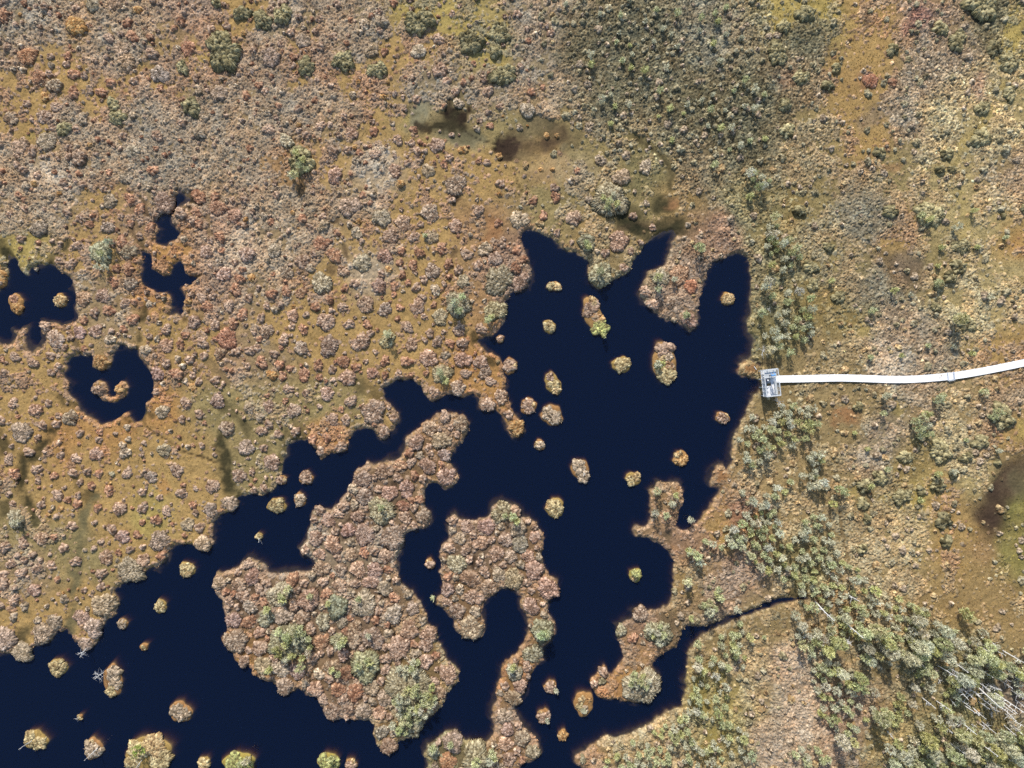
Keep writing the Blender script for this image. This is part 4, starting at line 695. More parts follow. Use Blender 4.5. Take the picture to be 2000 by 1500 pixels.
LANDMARKS = [("the viewing platform", 1502, 747), ("the ragged pool at the left edge", 75, 590), ("the small keyhole-shaped pool", 328, 440), ("the crooked T-shaped pool", 335, 560),
 ("the ring-shaped pool", 215, 755), ("the dark inlet's blunt end", 765, 760), ("the upper brown bog hollow", 885, 230), ("the second brown bog hollow", 993, 290), ("the horseshoe island's inner cove", 985, 1190),
 ("the long island's narrow tip", 885, 812), ("the long island's western corner", 424, 1130), ("the long island's southern point", 755, 1468), ("the lake's pointed top cove", 1032, 450), ("the stream mouth", 1570, 1170),
 ("the green swamp hollow", 1985, 1020), ("the photo's top left corner", 0, 0), ("the photo's top right corner", 2000, 0), ("the photo's lower left corner", 0, 1500), ("the photo's lower right corner", 2000, 1500),
 ("the cove beside the pines", 1430, 510), ("the dark muddy inlet", 445, 930), ("the western cove's tip", 935, 668), ("the boardwalk's repair joint", 1853, 736), ("the round grey islet", 1078, 811),
 ("the largest islet below", 290, 1472), ("the orange moss islet", 1329, 895), ("the heart-shaped islet", 1237, 935), ("the southern headland's tip", 1152, 1345), ("the western shore's mossy point", 400, 1072), ("the rust-coloured moss patch", 1648, 815), ("the tall white dead trees", 1950, 1350),
 ("the photo's top centre", 1000, 0), ("the boardwalk's far end", 2000, 705), ("the photo's left edge centre", 0, 750), ("the orange moss patch", 335, 495), ("the curving black stream", 1300, 340)]
ORD = ['nearest', 'second nearest', 'third nearest', 'fourth nearest', 'fifth nearest', 'sixth nearest', 'seventh nearest', 'eighth nearest', 'ninth nearest', 'tenth nearest', 'eleventh nearest', 'twelfth nearest']
def unique_labels(items, noun):
    """items: (x, y, descriptor). A label that no other item of the list can share: rank of that look from a landmark"""
    res = []
    by = {}
    for i, it in enumerate(items): by.setdefault(it[2], []).append(i)
    rank = {}
    for d, ids in by.items():
        for li, (ln_, lx, ly) in enumerate(LANDMARKS):
            o = sorted(ids, key=lambda i: (items[i][0] - lx) ** 2 + (items[i][1] - ly) ** 2)
            for r, i in enumerate(o): rank[(i, li)] = r
    for i, it in enumerate(items):
        best = min(range(len(LANDMARKS)), key=lambda li: (rank[(i, li)] * 140 + math.hypot(it[0] - LANDMARKS[li][1], it[1] - LANDMARKS[li][2])))
        r = rank[(i, best)]
        if r >= len(ORD): 
            best = min(range(len(LANDMARKS)), key=lambda li: rank[(i, li)]); r = min(rank[(i, best)], len(ORD) - 1)
        res.append(f"{it[2]} {noun}, {ORD[r]} such one to {LANDMARKS[best][0]}")
    return res
TNAME = {'p': 'pinkish', 'g': 'greyish', 'r': 'reddish', 'o': 'orange', 'd': 'green-tinged', 'D': 'dark'}
def size_word(r): return 'broad' if r > 17.5 else 'large' if r > 13 else 'medium-sized' if r > 10.8 else 'small'
items = []
for x, y, r, t in single: items.append((x, y, f"{size_word(r)} {TNAME[t]}"))
labels = unique_labels(items, 'heather hummock')
for n, ((x, y, r, t), lb) in enumerate(zip(single, labels)):
    R = r * S
    me, rb = hum_mesh(R, t, n)
    wx, wy = W(x, y)
    o = obj('heather_hummock', me, M_HEATHER, None, (wx, wy, max(gz(wx, wy) - 0.10, 0.12)), RNG.random() * 2 * PI)
    k = R / rb * 1.02; o.scale = (k, k, k)
    v = math.exp(random.gauss(0, .10)); o.color = (v * math.exp(random.gauss(0, .05)), v, v * math.exp(random.gauss(0, .05)), 1)
    tag(o, lb, 'hummock', 'heather hummocks on the bog')
labels = unique_labels([(x, y, ('sprawling' if r > 20 else 'rounded' if r > 13 else 'small')) for x, y, r, t in shrubs], 'dark green shrub')
for n, ((x, y, r, t), lb) in enumerate(zip(shrubs, labels)):
    R = r * S; me, rb = hum_mesh(R * .95, 'D', n); wx, wy = W(x, y)
    o = obj('bog_shrub', me, M_HEATHER, None, (wx, wy, gz(wx, wy) - 0.12), RNG.random() * 2 * PI); k = R / rb; o.scale = (k, k, k)
    v = math.exp(random.gauss(0, .12)); o.color = (v * .98, v, v * .9, 1)
    tag(o, lb, 'shrub', 'dark shrubs scattered over the bog')

# the smaller hummocks of the same kind: traced ones beyond the three hundred, then a random filling between them
allh = [(x, y, r) for x, y, r, t in hums]
cand = []
tries = 26000
grid = {}
def near_ok(x, y, r):
    cxk, cyk = int(x // 40), int(y // 40)
    for i in (-1, 0, 1):
        for j in (-1, 0, 1):
            for (a, b, c) in grid.get((cxk + i, cyk + j), ()):
                if (a - x) ** 2 + (b - y) ** 2 < (0.85 * (c + r)) ** 2: return False
    return True
for h in allh: grid.setdefault((int(h[0] // 40), int(h[1] // 40)), []).append(h)
rx = RNG.uniform(-60, 2060, tries); ry = RNG.uniform(-60, 1560, tries); rz = RNG.random(tries)
wx_ = (rx - 1000) * S; wy_ = (750 - ry) * S
c_ = sample(CF, wx_, wy_); sd_ = sample(SD, wx_, wy_); wt_ = sample(WF, wx_, wy_); pt_ = fbm(rx / 60.0, ry / 60.0, 131, 2)
fill = []
for i in range(tries):
    x, y = rx[i], ry[i]
    west = x < 1020 + 120 * pt_[i] or (y > 980 and x < 1100)
    r = (3.2 + 6.5 * rz[i] ** 2.0) if west else (4.0 + 5.5 * rz[i] ** 2.2)
    if sd_[i] < r * S * 0.7 or wt_[i] > .35 + .5 * (rz[i] < .35) or not off_walk(x, y, 9 + r): continue
    heath_ = 1110 < x < 1500 and y < 300
    p = (0.20 + 0.32 * c_[i] if west else 0.75 if heath_ else 0.08 + 0.24 * c_[i]) * (0.55 + 0.8 * max(0, 0.4 + pt_[i]))
    if RNG.random() > p: continue
    if not near_ok(x, y, r * 1.05): continue
    grid.setdefault((int(x // 40), int(y // 40)), []).append((x, y, r))
    u = RNG.random(); east_heath = (x > 1080 and y < 330)
    tone = ('D' if u < .42 else 'd' if u < .72 else 'g') if east_heath else ('g' if u < .4 else 's' if u < .62 else 'd' if u < .76 else 'D') if not west else ('p' if u < .5 else 'r' if u < .74 else 'g' if u < .96 else 'o')
    fill.append((x, y, r, tone))
SM = {}
parts_v, parts_q, parts_t, parts_c = [], [], [], []; off = 0
for n, (x, y, r, t) in enumerate([tuple(h) for h in rest] + fill):
    R = r * S
    rb = 0.42 if R < 0.52 else 0.62 if R < 0.75 else 0.9
    key = (rb, t, n % 4)
    if key not in SM: SM[key] = dome(rb, hum_h(rb) * 1.05, 5000 + n, t, ell=.88, cell=0.085, rag=.2, amp=.9, sprigs=1.3)
    v, q, tr, c = SM[key]; k = R / rb; a = RNG.random() * 2 * PI; ca, sa = math.cos(a), math.sin(a)
    wx, wy = W(x, y); zz = max(gz(wx, wy) - 0.08, 0.1)
    P_ = np.stack([(v[:, 0] * ca - v[:, 1] * sa) * k + wx, (v[:, 0] * sa + v[:, 1] * ca) * k + wy, v[:, 2] * (0.5 + 0.5 * k) + zz], 1)
    parts_v.append(P_); parts_q.append(q + off); parts_t.append(tr + off); parts_c.append(c * math.exp(random.gauss(0, .12))); off += len(P_)
sm = obj('small_hummocks', mesh_np('small_hummocks', np.concatenate(parts_v), np.concatenate(parts_q), np.concatenate(parts_t), np.clip(np.concatenate(parts_c), .005, .9)), M_HEATHER)
tag(sm, 'countless small heather tussocks between the larger hummocks', 'tussocks', kind='stuff')

# ------------------------------------------------------------------ islets: a drowned peat foot, a moss bank and heather cushions
def moss_bank(rx, ry, ang, seed, tone):
    g = np.random.default_rng(seed); nth = 48
    rings = [(0, .26), (.35, .27), (.7, .24), (.9, .16), (1.0, .03), (1.06, -.12), (1.16, -.55), (1.3, -1.3), (1.5, -2.7)]
    th = np.arange(nth) * 2 * PI / nth
    out = 1 + .06 * np.sin(2 * th + g.random() * 6) + .06 * np.sin(3 * th + g.random() * 6) + .05 * np.sin(5 * th + g.random() * 6) + .03 * np.sin(9 * th + g.random() * 6)
    ca, sa = math.cos(ang), math.sin(ang)
    V_ = []; C_ = []
    top = np.array(lin({'o': (152,116,74), 'm': (150,118,76), 'y': (146,122,74), 'v': (148,132,70), 's': (150,116,70)}.get(tone, (146,110,72)))); und = np.array(lin((110, 90, 50)))
    for q, z in rings:
        rxx = max(rx * q, rx + (q - 1) * .9) if q > 1 else rx * q; ryy = max(ry * q, ry + (q - 1) * .9) if q > 1 else ry * q
        x = rxx * out * np.cos(th); y = ryy * out * np.sin(th)
        V_.append(np.stack([x * ca - y * sa, x * sa + y * ca, z + g.normal(0, .018, nth)], 1)); C_.append(np.tile(top if z > 0 else und, (nth, 1)) * np.exp(g.normal(0, .12, (nth, 1))))
    Q = []; k = np.arange(nth); k2 = (k + 1) % nth
    for i in range(1, len(rings)): Q.append(np.stack([(i - 1) * nth + k, i * nth + k, i * nth + k2, (i - 1) * nth + k2], 1))
    return mesh_np('moss_bank', np.concatenate(V_), np.concatenate(Q)[:], None, np.concatenate(C_) * ALB)
for n, (x, y, rx_, ry_, an, t, lb) in enumerate(ISLETS):
    wx, wy = W(x, y); e = obj('islet', None, None, None, (wx, wy, 0)); tag(e, lb, 'islet', 'islets in the dark water')
    Rx, Ry = rx_ * S, ry_ * S
    obj('moss_bank', moss_bank(Rx * .93, Ry * .93, an, 300 + n, t), M_GROUND, e)
    cu = []
    if (x, y) == (1160, 618): cu = [(-8, -13, 16, 'p'), (-2, -28, 11, 's'), (12, 22, 17, 'v'), (4, 3, 11, 'm'), (4, -24, 9, 'p'), (14, 8, 9, 'o')]
    elif (x, y) == (1297, 707): cu = [(1, -24, 18, 'p'), (6, -10, 12, 'g'), (-7, 5, 13, 'v'), (8, 6, 12, 'm'), (3, 24, 20, 'y'), (-4, -8, 10, 's')]
    elif (x, y) == (1134, 919): cu = [(-4, -8, 15, 'g'), (6, 12, 13, 'g')]
    elif (x, y) == (1237, 935): cu = [(-5, 3, 11, 'y'), (6, -4, 9, 's')]
    elif (x, y) == (221, 1328): cu = [(2, -14, 15, 'g'), (6, 4, 14, 'g'), (-2, 20, 12, 'y')]
    elif (x, y) == (290, 1472): cu = [(-18, -8, 22, 'y'), (14, -14, 24, 's'), (26, 10, 22, 'y'), (-30, 16, 15, 'y'), (5, -22, 16, 's'), (22, 24, 16, 'y')]
    elif (x, y) == (1329, 895): cu = [(2, 6, 10, 'o'), (8, 0, 7, 'o'), (-7, -5, 7, 's'), (0, -10, 5, 's'), (-8, 5, 6, 'o')]
    elif (x, y) == (1140, 1374): cu = [(-8, 4, 9, 'y'), (2, 10, 9, 'g'), (-4, -10, 8, 's'), (10, -8, 6, 'o')]
    elif (x, y) == (1080, 749): cu = [(-5, -12, 9, 'p'), (2, 2, 12, 'y'), (6, 13, 9, 's')]
    elif (x, y) == (32, 593): cu = [(-2, -8, 10, 'r'), (4, 8, 12, 'o')]
    elif t == 'k': cu = [(0, 0, rx_ * .55, 'k'), (3, 3, 2.5, 'y'), (-2, -3, 2.5, 'y')]
    elif rx_ > 22: cu = [(-rx_ * .3, -ry_ * .15, rx_ * .62, t), (rx_ * .32, ry_ * .18, rx_ * .6, t), (0, ry_ * .38, rx_ * .45, t)]
    else: cu = [(0, 0, (rx_ + ry_) / 2 * .86, t)] + [(math.cos(q * 1.9 + n) * rx_ * .55, math.sin(q * 1.9 + n) * ry_ * .55, (rx_ + ry_) / 2 * (.36 + .1 * (q % 2)), 's' if (q + n) % 3 == 0 else t) for q in range(3 + n % 2)] if abs(rx_ - ry_) < 5 else [(math.sin(an) * -4, -ry_ * .35, rx_ * .85, t), (math.sin(an) * 4, ry_ * .3, rx_ * .85, t)]
    if (x, y) == (1082, 559): cu = [(-6, 0, 9, 'y'), (6, 1, 9, 's')]
    for j, (dx, dy, r, tt) in enumerate(cu):
        R = r * S
        m_ = mesh_np('heather_cushion', *dome(R, .14 + .14 * R, 900 + n * 11 + j, tt, ell=.9 + .1 * RNG.random(), ang=RNG.random() * 3, rag=.2, cell=.06, flat=2.2))
        o = obj('heather_cushion', m_, M_HEATHER, e, (dx * S, -dy * S, .13)); v = math.exp(random.gauss(0, .08)); o.color = (v, v, v, 1)
# ------------------------------------------------------------------ pines: bent trunk with whorled limbs, crown of needle tufts
def pine(h, R, seed, tone, lean=0.0, n_tips=None):
    g = np.random.default_rng(seed)
    tk = MB()
    bend = g.normal(0, .05, 2) * h
    def axis(t): return np.array([bend[0] * t * t, bend[1] * t * t, h * t])
    r0 = 0.025 + 0.016 * h
    tk.tube([axis(t) for t in np.linspace(-0.06, 1, 6)], np.linspace(r0, r0 * .2, 6), 6)
    tips = []
    nb = n_tips or int(12 + 6 * h)
    for b in range(nb):
        t = 0.28 + 0.72 * (b + g.random()) / nb if h > 2 else 0.12 + 0.88 * (b + g.random()) / nb
        reach = R * (0.35 + 0.65 * math.sin(PI * min(1, (1.12 - t) * 1.15))) * g.uniform(.55, 1.12)
        if t > .93: reach *= .5
        a = b * 2.4 + g.normal(0, .35)
        p0 = axis(t); rise = g.uniform(.02, .45) * reach
        p1 = p0 + np.array([math.cos(a) * reach, math.sin(a) * reach, rise])
        pm = (p0 + p1) / 2 + np.array([0, 0, -.06 * reach])
        if b % 2 == 0 or h < 2: tk.tube([p0, pm, p1], [r0 * .3, r0 * .2, r0 * .08], 3)
        tips.append((p1, p1 - p0, g.random())); tips.append((pm * .6 + p1 * .4 + g.normal(0, .06, 3), p1 - p0, g.random()))
        if h > 2.5:
            side = np.array([-math.sin(a), math.cos(a), .1]) * reach * .4
            tips.append((pm * .35 + p1 * .65 + side, p1 - p0 + side, g.random())); tips.append((pm * .35 + p1 * .65 - side, p1 - p0 - side, g.random()))
    tips.append((axis(1.0), np.array([0, 0, .3]), .9))
    V_, T_, C_ = [], [], []; n = 0
    cols = {'v': ((210,210,174),(176,178,136),(126,130,90)), 'y': ((208,206,156),(178,176,122),(132,130,86)), 'p': ((218,214,194),(188,184,162),(140,136,114)), 'l': ((176,190,104),(140,154,78),(100,112,56))}[tone]
    cl = [np.array(lin(c)) for c in cols]
    for p, d, u in tips:
        d = d / (np.linalg.norm(d) + 1e-6)
        base = cl[0] if u > .55 else cl[1] if u > .12 else cl[2]
        for q in range(10 if h > 2 else 9):
            v = d * .55 + np.array([0, 0, .45]) + g.normal(0, .75, 3); v /= np.linalg.norm(v)
            L_ = g.uniform(.13, .30) * (1.12 if h > 3 else .9)
            s_ = np.cross(v, g.normal(0, 1, 3)); s_ /= np.linalg.norm(s_) + 1e-6; w = g.uniform(.025, .06)
            o = p + g.normal(0, .05, 3)
            V_ += [o - s_ * w, o + s_ * w, o + v * L_]; T_.append([n, n + 1, n + 2]); n += 3
            c = base * math.exp(g.normal(0, .2)); C_ += [c, c, c]
    crown = mesh_np('crown', np.array(V_), None, np.array(T_), np.clip(np.array(C_) * np.array([1.06, 1.06, .96]), .004, .9), False)
    V2, Q2, T2, C2 = tk.arrays()
    trunk = mesh_np('trunk', V2, Q2, T2, None, True)
    return trunk, crown
PV = {}
for i, (cls, h, R) in enumerate([('dwarf', 0.8, .27), ('small', 1.4, .39), ('young', 2.2, .50), ('tall', 3.8, .64), ('towering', 5.6, .8)]):
    for tone in ('v', 'y', 'p'):
        for k in range(3 if cls in ('small', 'young') else 2):
            PV[(cls, tone, k)] = (*pine(h * (1 + .12 * (k - 1)), R, 7000 + i * 50 + ord(tone) + k, tone), h * (1 + .12 * (k - 1)), R)
PV[('young', 'l', 0)] = (*pine(2.2, .85, 991, 'l'), 2.2, .85)
NVAR = {'dwarf': 2, 'small': 3, 'young': 3, 'tall': 2, 'towering': 2}

trees = []     # apparent x, y, class, tone
def T(x, y, cls, tone): trees.append([x, y, cls, tone])
# trees one can pick out in the photo
for s in ("742 993 young v,560 1152 young v,548 1164 small v,552 1172 small y,755 652 young v,1172 530 young v,1146 474 young v,1150 482 small y,1285 541 young v,1288 563 young v,1318 545 small p,1340 615 small v,1060 1248 tall v,1052 1240 young p,1066 1238 young v,998 1310 small p,1002 1305 small y,"
          "1365 482 young v,1372 488 small v,1284 962 young v,1282 1003 young p,1304 1008 young v,1312 985 small p,1320 968 small y,1352 1080 young v,1362 1088 young v,1345 1075 small y,1368 1100 young p,1378 1058 small v,1390 1062 small p,1410 1070 small v,1345 1138 young v,"
          "666 1258 young v,660 1262 small p,672 1252 small y,716 1290 small v,722 1295 small y,700 1300 small v,718 1243 small p,648 1310 small y,660 1318 small v,605 1165 small v,640 1180 small y,845 1168 dwarf v,700 1170 small v,522 1190 small y,525 1310 small y,"
          "888 590 young p,903 578 young v,882 600 young p,896 606 young v,865 738 small v,858 728 young v,872 745 small y,583 320 young v,575 338 young v,592 312 small y,598 330 small v,568 344 small p,580 300 small y,"
          "200 482 young p,210 470 young p,195 494 small v,188 520 small p,204 523 small p,1190 392 young v,1178 385 small y,1200 380 small p,1186 405 small v,1205 398 small y,266 1470 young l,35 1018 small p,960 618 small y,952 625 young v,986 1008 small v,1003 1010 young v,1010 1018 small y,"
          "1086 1350 dwarf p,1068 1408 dwarf p,1140 1388 dwarf p,1180 655 small y,1285 712 small p,1350 1015 small p,830 460 dwarf v,960 1475 young v,930 1490 young v,955 1488 young p,845 1463 small v,880 1455 small v,965 1480 small y,645 1485 small y,480 1490 young p,470 1492 small v,1241 1122 small y,"
          "1290 1225 small v,1284 1238 young p,1276 1244 small y,1296 1240 small v,1288 1252 small p,1270 1232 small p,1238 1326 young v,1250 1332 young v,1244 1340 small p,1256 1322 small y,1232 1336 small v,1262 1340 small v,1266 1330 small p,1240 1316 small v,1390 1180 young v,1398 1190 small v,1385 1196 young p,1400 1160 small y,1410 1170 young v,1376 1182 small v,1405 1152 small v,1440 1190 small p,1350 1208 small y,"
          "1366 1262 young v,1410 1262 young v,1420 1302 small v,1445 1262 small p,1800 420 small v,1815 428 small y,1882 622 tall v,1874 618 young v,1830 552 small v,1828 720 small y,1860 762 young v,1836 782 young v,1842 772 small v,1790 822 young v,1805 818 young v,1812 810 young y,1795 838 young v,1798 852 small v,1810 832 small p,1815 848 small v,1735 917 small v,1640 955 young v,1648 962 small v,1632 985 young y,1700 950 small y,1950 805 young v,1940 815 small v,1888 1195 young y,1894 1210 young y,1625 548 small y,"
          "1530 476 young p,1540 468 young v,1560 482 young v,1495 560 young p,1500 550 young p,1490 612 young v,1560 622 young v,1562 570 young p,1512 578 young v,1568 640 young v,1512 645 young p").split(','):
    x, y, c, t = s.split(); T(float(x), float(y), c, t)
def region(poly, n, classes, tones, gap, sub=None):
    xs_ = [p[0] for p in poly]; ys_ = [p[1] for p in poly]; k = 0; tr = 0
    g = np.random.default_rng(int(poly[0][0] * 3 + poly[0][1]))
    while k < n and tr < n * 60:
        tr += 1
        x = g.uniform(min(xs_), max(xs_)); y = g.uniform(min(ys_), max(ys_))
        if not inside(poly, np.array([[x]]), np.array([[y]]))[0, 0]: continue
        if fbm(np.array([x / 55.0]), np.array([y / 55.0]), 171, 2)[0] < -0.18: continue
        if any((x - q[0]) ** 2 + (y - q[1]) ** 2 < gap * gap for q in trees): continue
        T(x, y, classes[g.integers(len(classes))], tones[g.integers(len(tones))]); k += 1
TN = ('v', 'p', 'p', 'y', 'v', 'p')
region([(540,1225),(590,1225),(610,1260),(600,1310),(560,1310),(530,1270)], 20, ('small','small','young'), ('v','v','y','p'), 9)
region([(770,1305),(815,1290),(845,1330),(850,1380),(820,1420),(790,1440),(760,1420),(765,1370)], 38, ('small','young','small'), ('v','p','v','p','y'), 10)
region([(1455,330),(1500,340),(1520,420),(1530,480),(1500,500),(1470,430)], 26, ('small','dwarf','young'), TN, 12)
region([(1480,470),(1570,480),(1598,540),(1588,650),(1560,690),(1500,700),(1482,600)], 26, ('small','young','small'), TN, 15)
region([(1455,800),(1500,830),(1530,790),(1600,800),(1595,850),(1550,870),(1520,870),(1490,900),(1480,990),(1450,970),(1437,890)], 46, ('small','young','small'), TN, 12)
region([(1570,900),(1600,880),(1620,940),(1590,960),(1560,925)], 12, ('small','young'), TN, 10)
region([(1500,960),(1550,935),(1610,980),(1640,1090),(1720,1150),(1800,1190),(1760,1230),(1560,1160),(1490,1110),(1405,1050),(1440,1030),(1480,990)], 95, ('small','small','young'), TN, 15)
region([(1555,1150),(1700,1160),(1800,1190),(1860,1240),(1750,1260),(1700,1330),(1640,1330),(1600,1290),(1555,1260)], 52, ('young','young','small','tall'), ('v','p','p','y'), 18)
region([(1750,1250),(1860,1240),(1920,1225),(2040,1250),(2040,1540),(1660,1540),(1640,1450),(1700,1400),(1760,1380)], 115, ('tall','young','tall','young','young'), ('v','v','y','p','p'), 17.5)
region([(1590,1290),(1660,1300),(1720,1360),(1660,1360),(1640,1420),(1600,1400)], 26, ('small','young'), TN, 14)
region([(1350,1260),(1450,1215),(1480,1240),(1440,1330),(1430,1400),(1480,1480),(1400,1520),(1220,1500),(1200,1480),(1260,1430),(1345,1390)], 75, ('small','dwarf','small','young'), TN, 13)
region([(1550,1470),(1600,1450),(1640,1500),(1560,1520)], 8, ('young','small'), TN, 12)
region([(1500,960),(1610,980),(1640,1090),(1800,1190),(1920,1225),(2040,1250),(2040,1540),(1660,1540),(1600,1400),(1555,1260),(1560,1160),(1405,1050)], 170, ('small','dwarf','dwarf'), ('v','y','p','p'), 10)
region([(1350,1260),(1450,1215),(1500,1240),(1440,1330),(1430,1400),(1500,1480),(1400,1520),(1170,1500),(1200,1470),(1345,1390)], 40, ('dwarf','small','dwarf'), TN, 10)
region([(1600,700),(1980,300),(1960,900),(1800,1000),(1640,880)], 26, ('dwarf','small'), ('v','y','p'), 30)
region([(1100,0),(1480,0),(1500,300),(1400,330),(1160,240)], 60, ('dwarf','dwarf','small'), ('v','y','p','p'), 17)
CH = {'dwarf': .8, 'small': 1.4, 'young': 2.3, 'tall': 3.9, 'towering': 5.8}
ok_t = []
for n, (x, y, c, t) in enumerate(trees):
    wx, wy = WH(x, y, CH[c] * .85)
    if float(sample(SD, np.array([wx]), np.array([wy]))[0]) < 0.15 and n > 150: continue
    if not off_walk(1000 + wx / S, 750 - wy / S, 13) or not off_walk(x, y, 30): continue
    if x > 2012 or y > 1512: continue
    if n > 150 and ((x - 1945) / 75) ** 2 + ((y - 1375) / 58) ** 2 < 1 and RNG.random() < .72: continue
    ok_t.append((x, y, c, t, wx, wy))
rank_ = {'towering': 4, 'tall': 3, 'young': 2, 'small': 1, 'dwarf': 0}
order = sorted(range(len(ok_t)), key=lambda i: (-rank_[ok_t[i][2]], i))
n_one = set(order[:300])
TN2 = {'v': 'grey-green', 'y': 'yellowish', 'p': 'pale silvery', 'l': 'lime green'}
singles = [i for i in range(len(ok_t)) if i in n_one]
labs = unique_labels([(ok_t[i][0], ok_t[i][1], f"{ok_t[i][2]} {TN2[ok_t[i][3]]}") for i in singles], 'bog pine')
mv, mt, mc = [], [], []; moff = 0
for i, (x, y, c, t, wx, wy) in enumerate(ok_t):
    k = 0 if t == 'l' else i % NVAR[c]
    trunk, crown, hh, RR = PV[(c, t, k)]
    sc_ = random.uniform(.85, 1.18); a = random.random() * 2 * PI
    z = max(gz(wx, wy), .15) - .03
    if i in n_one:
        e = obj('pine_tree', None, None, None, (wx, wy, z), a); e.scale = (sc_, sc_, sc_)
        lb = 'lime green pine on the largest islet at the lower edge' if t == 'l' else labs[singles.index(i)]
        tag(e, lb, 'tree', 'pines on the bog')
        obj('trunk', trunk, M_BARK, e)
        cr_ = obj('crown', crown, M_NEEDLE, e); v = math.exp(random.gauss(0, .1)); cr_.color = (v * math.exp(random.gauss(0, .04)), v, v * math.exp(random.gauss(0, .05)), 1)
    else:
        me = crown; n = len(me.vertices); co_ = np.empty(n * 3, np.float32); me.vertices.foreach_get('co', co_); co_ = co_.reshape(-1, 3) * sc_
        ca, sa = math.cos(a), math.sin(a)
        mv.append(np.stack([co_[:, 0] * ca - co_[:, 1] * sa + wx, co_[:, 0] * sa + co_[:, 1] * ca + wy, co_[:, 2] + z], 1))
        cc = np.empty(n * 4, np.float32); me.color_attributes['Col'].data.foreach_get('color', cc); mc.append(cc.reshape(-1, 4)[:, :3])
        mt.append(np.arange(n).reshape(-1, 3) + moff); moff += n
        ti = len(trunk.vertices)
if mv:
    o = obj('pine_saplings', mesh_np('pine_saplings', np.concatenate(mv), None, np.concatenate(mt), np.concatenate(mc), False), M_NEEDLE)
    tag(o, 'the remaining knee-high pine saplings scattered over the bog', 'saplings', kind='stuff')

# ------------------------------------------------------------------ standing dead trees: foot and top as seen, height from how far the top leans away
def dead_tree(bx, by, tx, ty, lb, grp, thick=1.0, twigs=6, hmin=1.2, bushy=False):
    rb = math.hypot(bx - 1000, by - 750); rt = math.hypot(tx - 1000, ty - 750)
    h = max(hmin, CAM_H * (1 - rb / max(rt, rb + 1)))
    x0, y0 = W(bx, by); x1, y1 = WH(tx, ty, h)
    z0 = max(gz(x0, y0), .1) - .1
    e = obj('dead_tree', None, None, None, (x0, y0, z0)); tag(e, lb, 'dead tree', grp)
    L = np.array([x1 - x0, y1 - y0, h])
    g = np.random.default_rng(int(bx * 7 + by)); n = 7
    side = np.array([-L[1], L[0], 0]); side /= np.linalg.norm(side) + 1e-6
    amp = g.normal(0, .05) * h
    P = [L * t + side * amp * math.sin(t * PI) * t for t in np.linspace(0, 1, n)]
    r0 = (.05 + .014 * h) * thick
    m_ = MB(); m_.tube(P, np.linspace(r0, r0 * .22, n), 6); obj('trunk', m_.mesh('trunk', True), M_DEAD, e)
    b = MB()
    for k in range(twigs):
        t = g.uniform(.35, .97); i = min(int(t * (n - 1)), n - 2); f = t * (n - 1) - i; p = P[i] * (1 - f) + P[i + 1] * f
        a = g.random() * 2 * PI; ll = (g.uniform(.35, 1.0) * (1.15 - t) * 1.2 if not bushy else g.uniform(.4, .95))
        q = p + np.array([math.cos(a) * ll, math.sin(a) * ll, g.uniform(-.05, .35) * ll])
        b.tube([p, (p + q) / 2 + g.normal(0, .04, 3), q], [r0 * .35, r0 * .22, r0 * .08], 3)
        if bushy:
            for _ in range(3):
                w_ = q + g.normal(0, .22, 3); b.tube([p * .3 + q * .7, w_], [r0 * .16, r0 * .05], 3)
    if twigs: obj('branches', b.mesh('branches'), M_DEAD, e)
SN = []
for s in ("1255 85 1510 210,1330 65 1470 120,1280 140 1480 280,1175 420 1290 490,1260 425 1510 580,1580 515 1760 635,1775 535 1890 590,1600 610 1810 750,830 615 1110 920,940 690 1215 915,1210 680 1600 1040,1220 820 1520 1060,1320 790 1690 1090,1470 780 1990 1125,1350 665 1630 775,1400 650 1570 790,1530 850 1880 1140,885 850 1150 1040,1770 770 1995 910,1830 910 1990 1030,1440 1050 1600 1100,1430 1120 1490 1180,690 1280 870 1440,1150 1300 1250 1350,1270 1280 1400 1370,1710 1240 1960 1460,1570 1430 1660 1500,650 1000 760 1120,630 590 660 650,385 370 490 480,810 890 900 1000,1560 170 1700 230,1480 30 1545 80,1640 1000 1850 1150,1690 1090 1870 1260").split(','):
    a, b_, c, d = [float(v) / 7.98 for v in s.split()]; SN.append((1750 + a, 1250 + b_, 1750 + c, 1250 + d))
for s in ("360 195 510 345,590 355 740 480,610 140 710 195,565 490 640 530,730 880 770 930,920 1200 970 1260,600 480 650 540,800 90 850 130,730 650 800 700,1200 690 1240 740").split(','):
    a, b_, c, d = [float(v) / 4 for v in s.split()]; SN.append((1500 + a, 1125 + b_, 1500 + c, 1125 + d))
gS = np.random.default_rng(5)
while len(SN) < 76:
    bx_, by_ = gS.normal(1905, 62), gS.normal(1365, 58)
    if not (1690 < bx_ < 1990 and 1235 < by_ < 1490): continue
    rr_ = math.hypot(bx_ - 1000, by_ - 750); hh_ = gS.uniform(1.6, 5.2); f_ = CAM_H / (CAM_H - hh_)
    SN.append((bx_, by_, 1000 + (bx_ - 1000) * f_ + gS.normal(0, 3), 750 + (by_ - 750) * f_ + gS.normal(0, 3)))
its = []
for q in SN:
    L_ = math.hypot(q[2] - q[0], q[3] - q[1]); its.append(((q[0] + q[2]) / 2, (q[1] + q[3]) / 2, 'very tall white' if L_ > 42 else 'tall white' if L_ > 27 else 'medium white' if L_ > 18 else 'short white'))
for q, lb, it in zip(SN, unique_labels(its, 'bare dead trunk'), its):
    dead_tree(*q, lb, 'white dead trees in the wet wood', thick=.95, twigs=7)
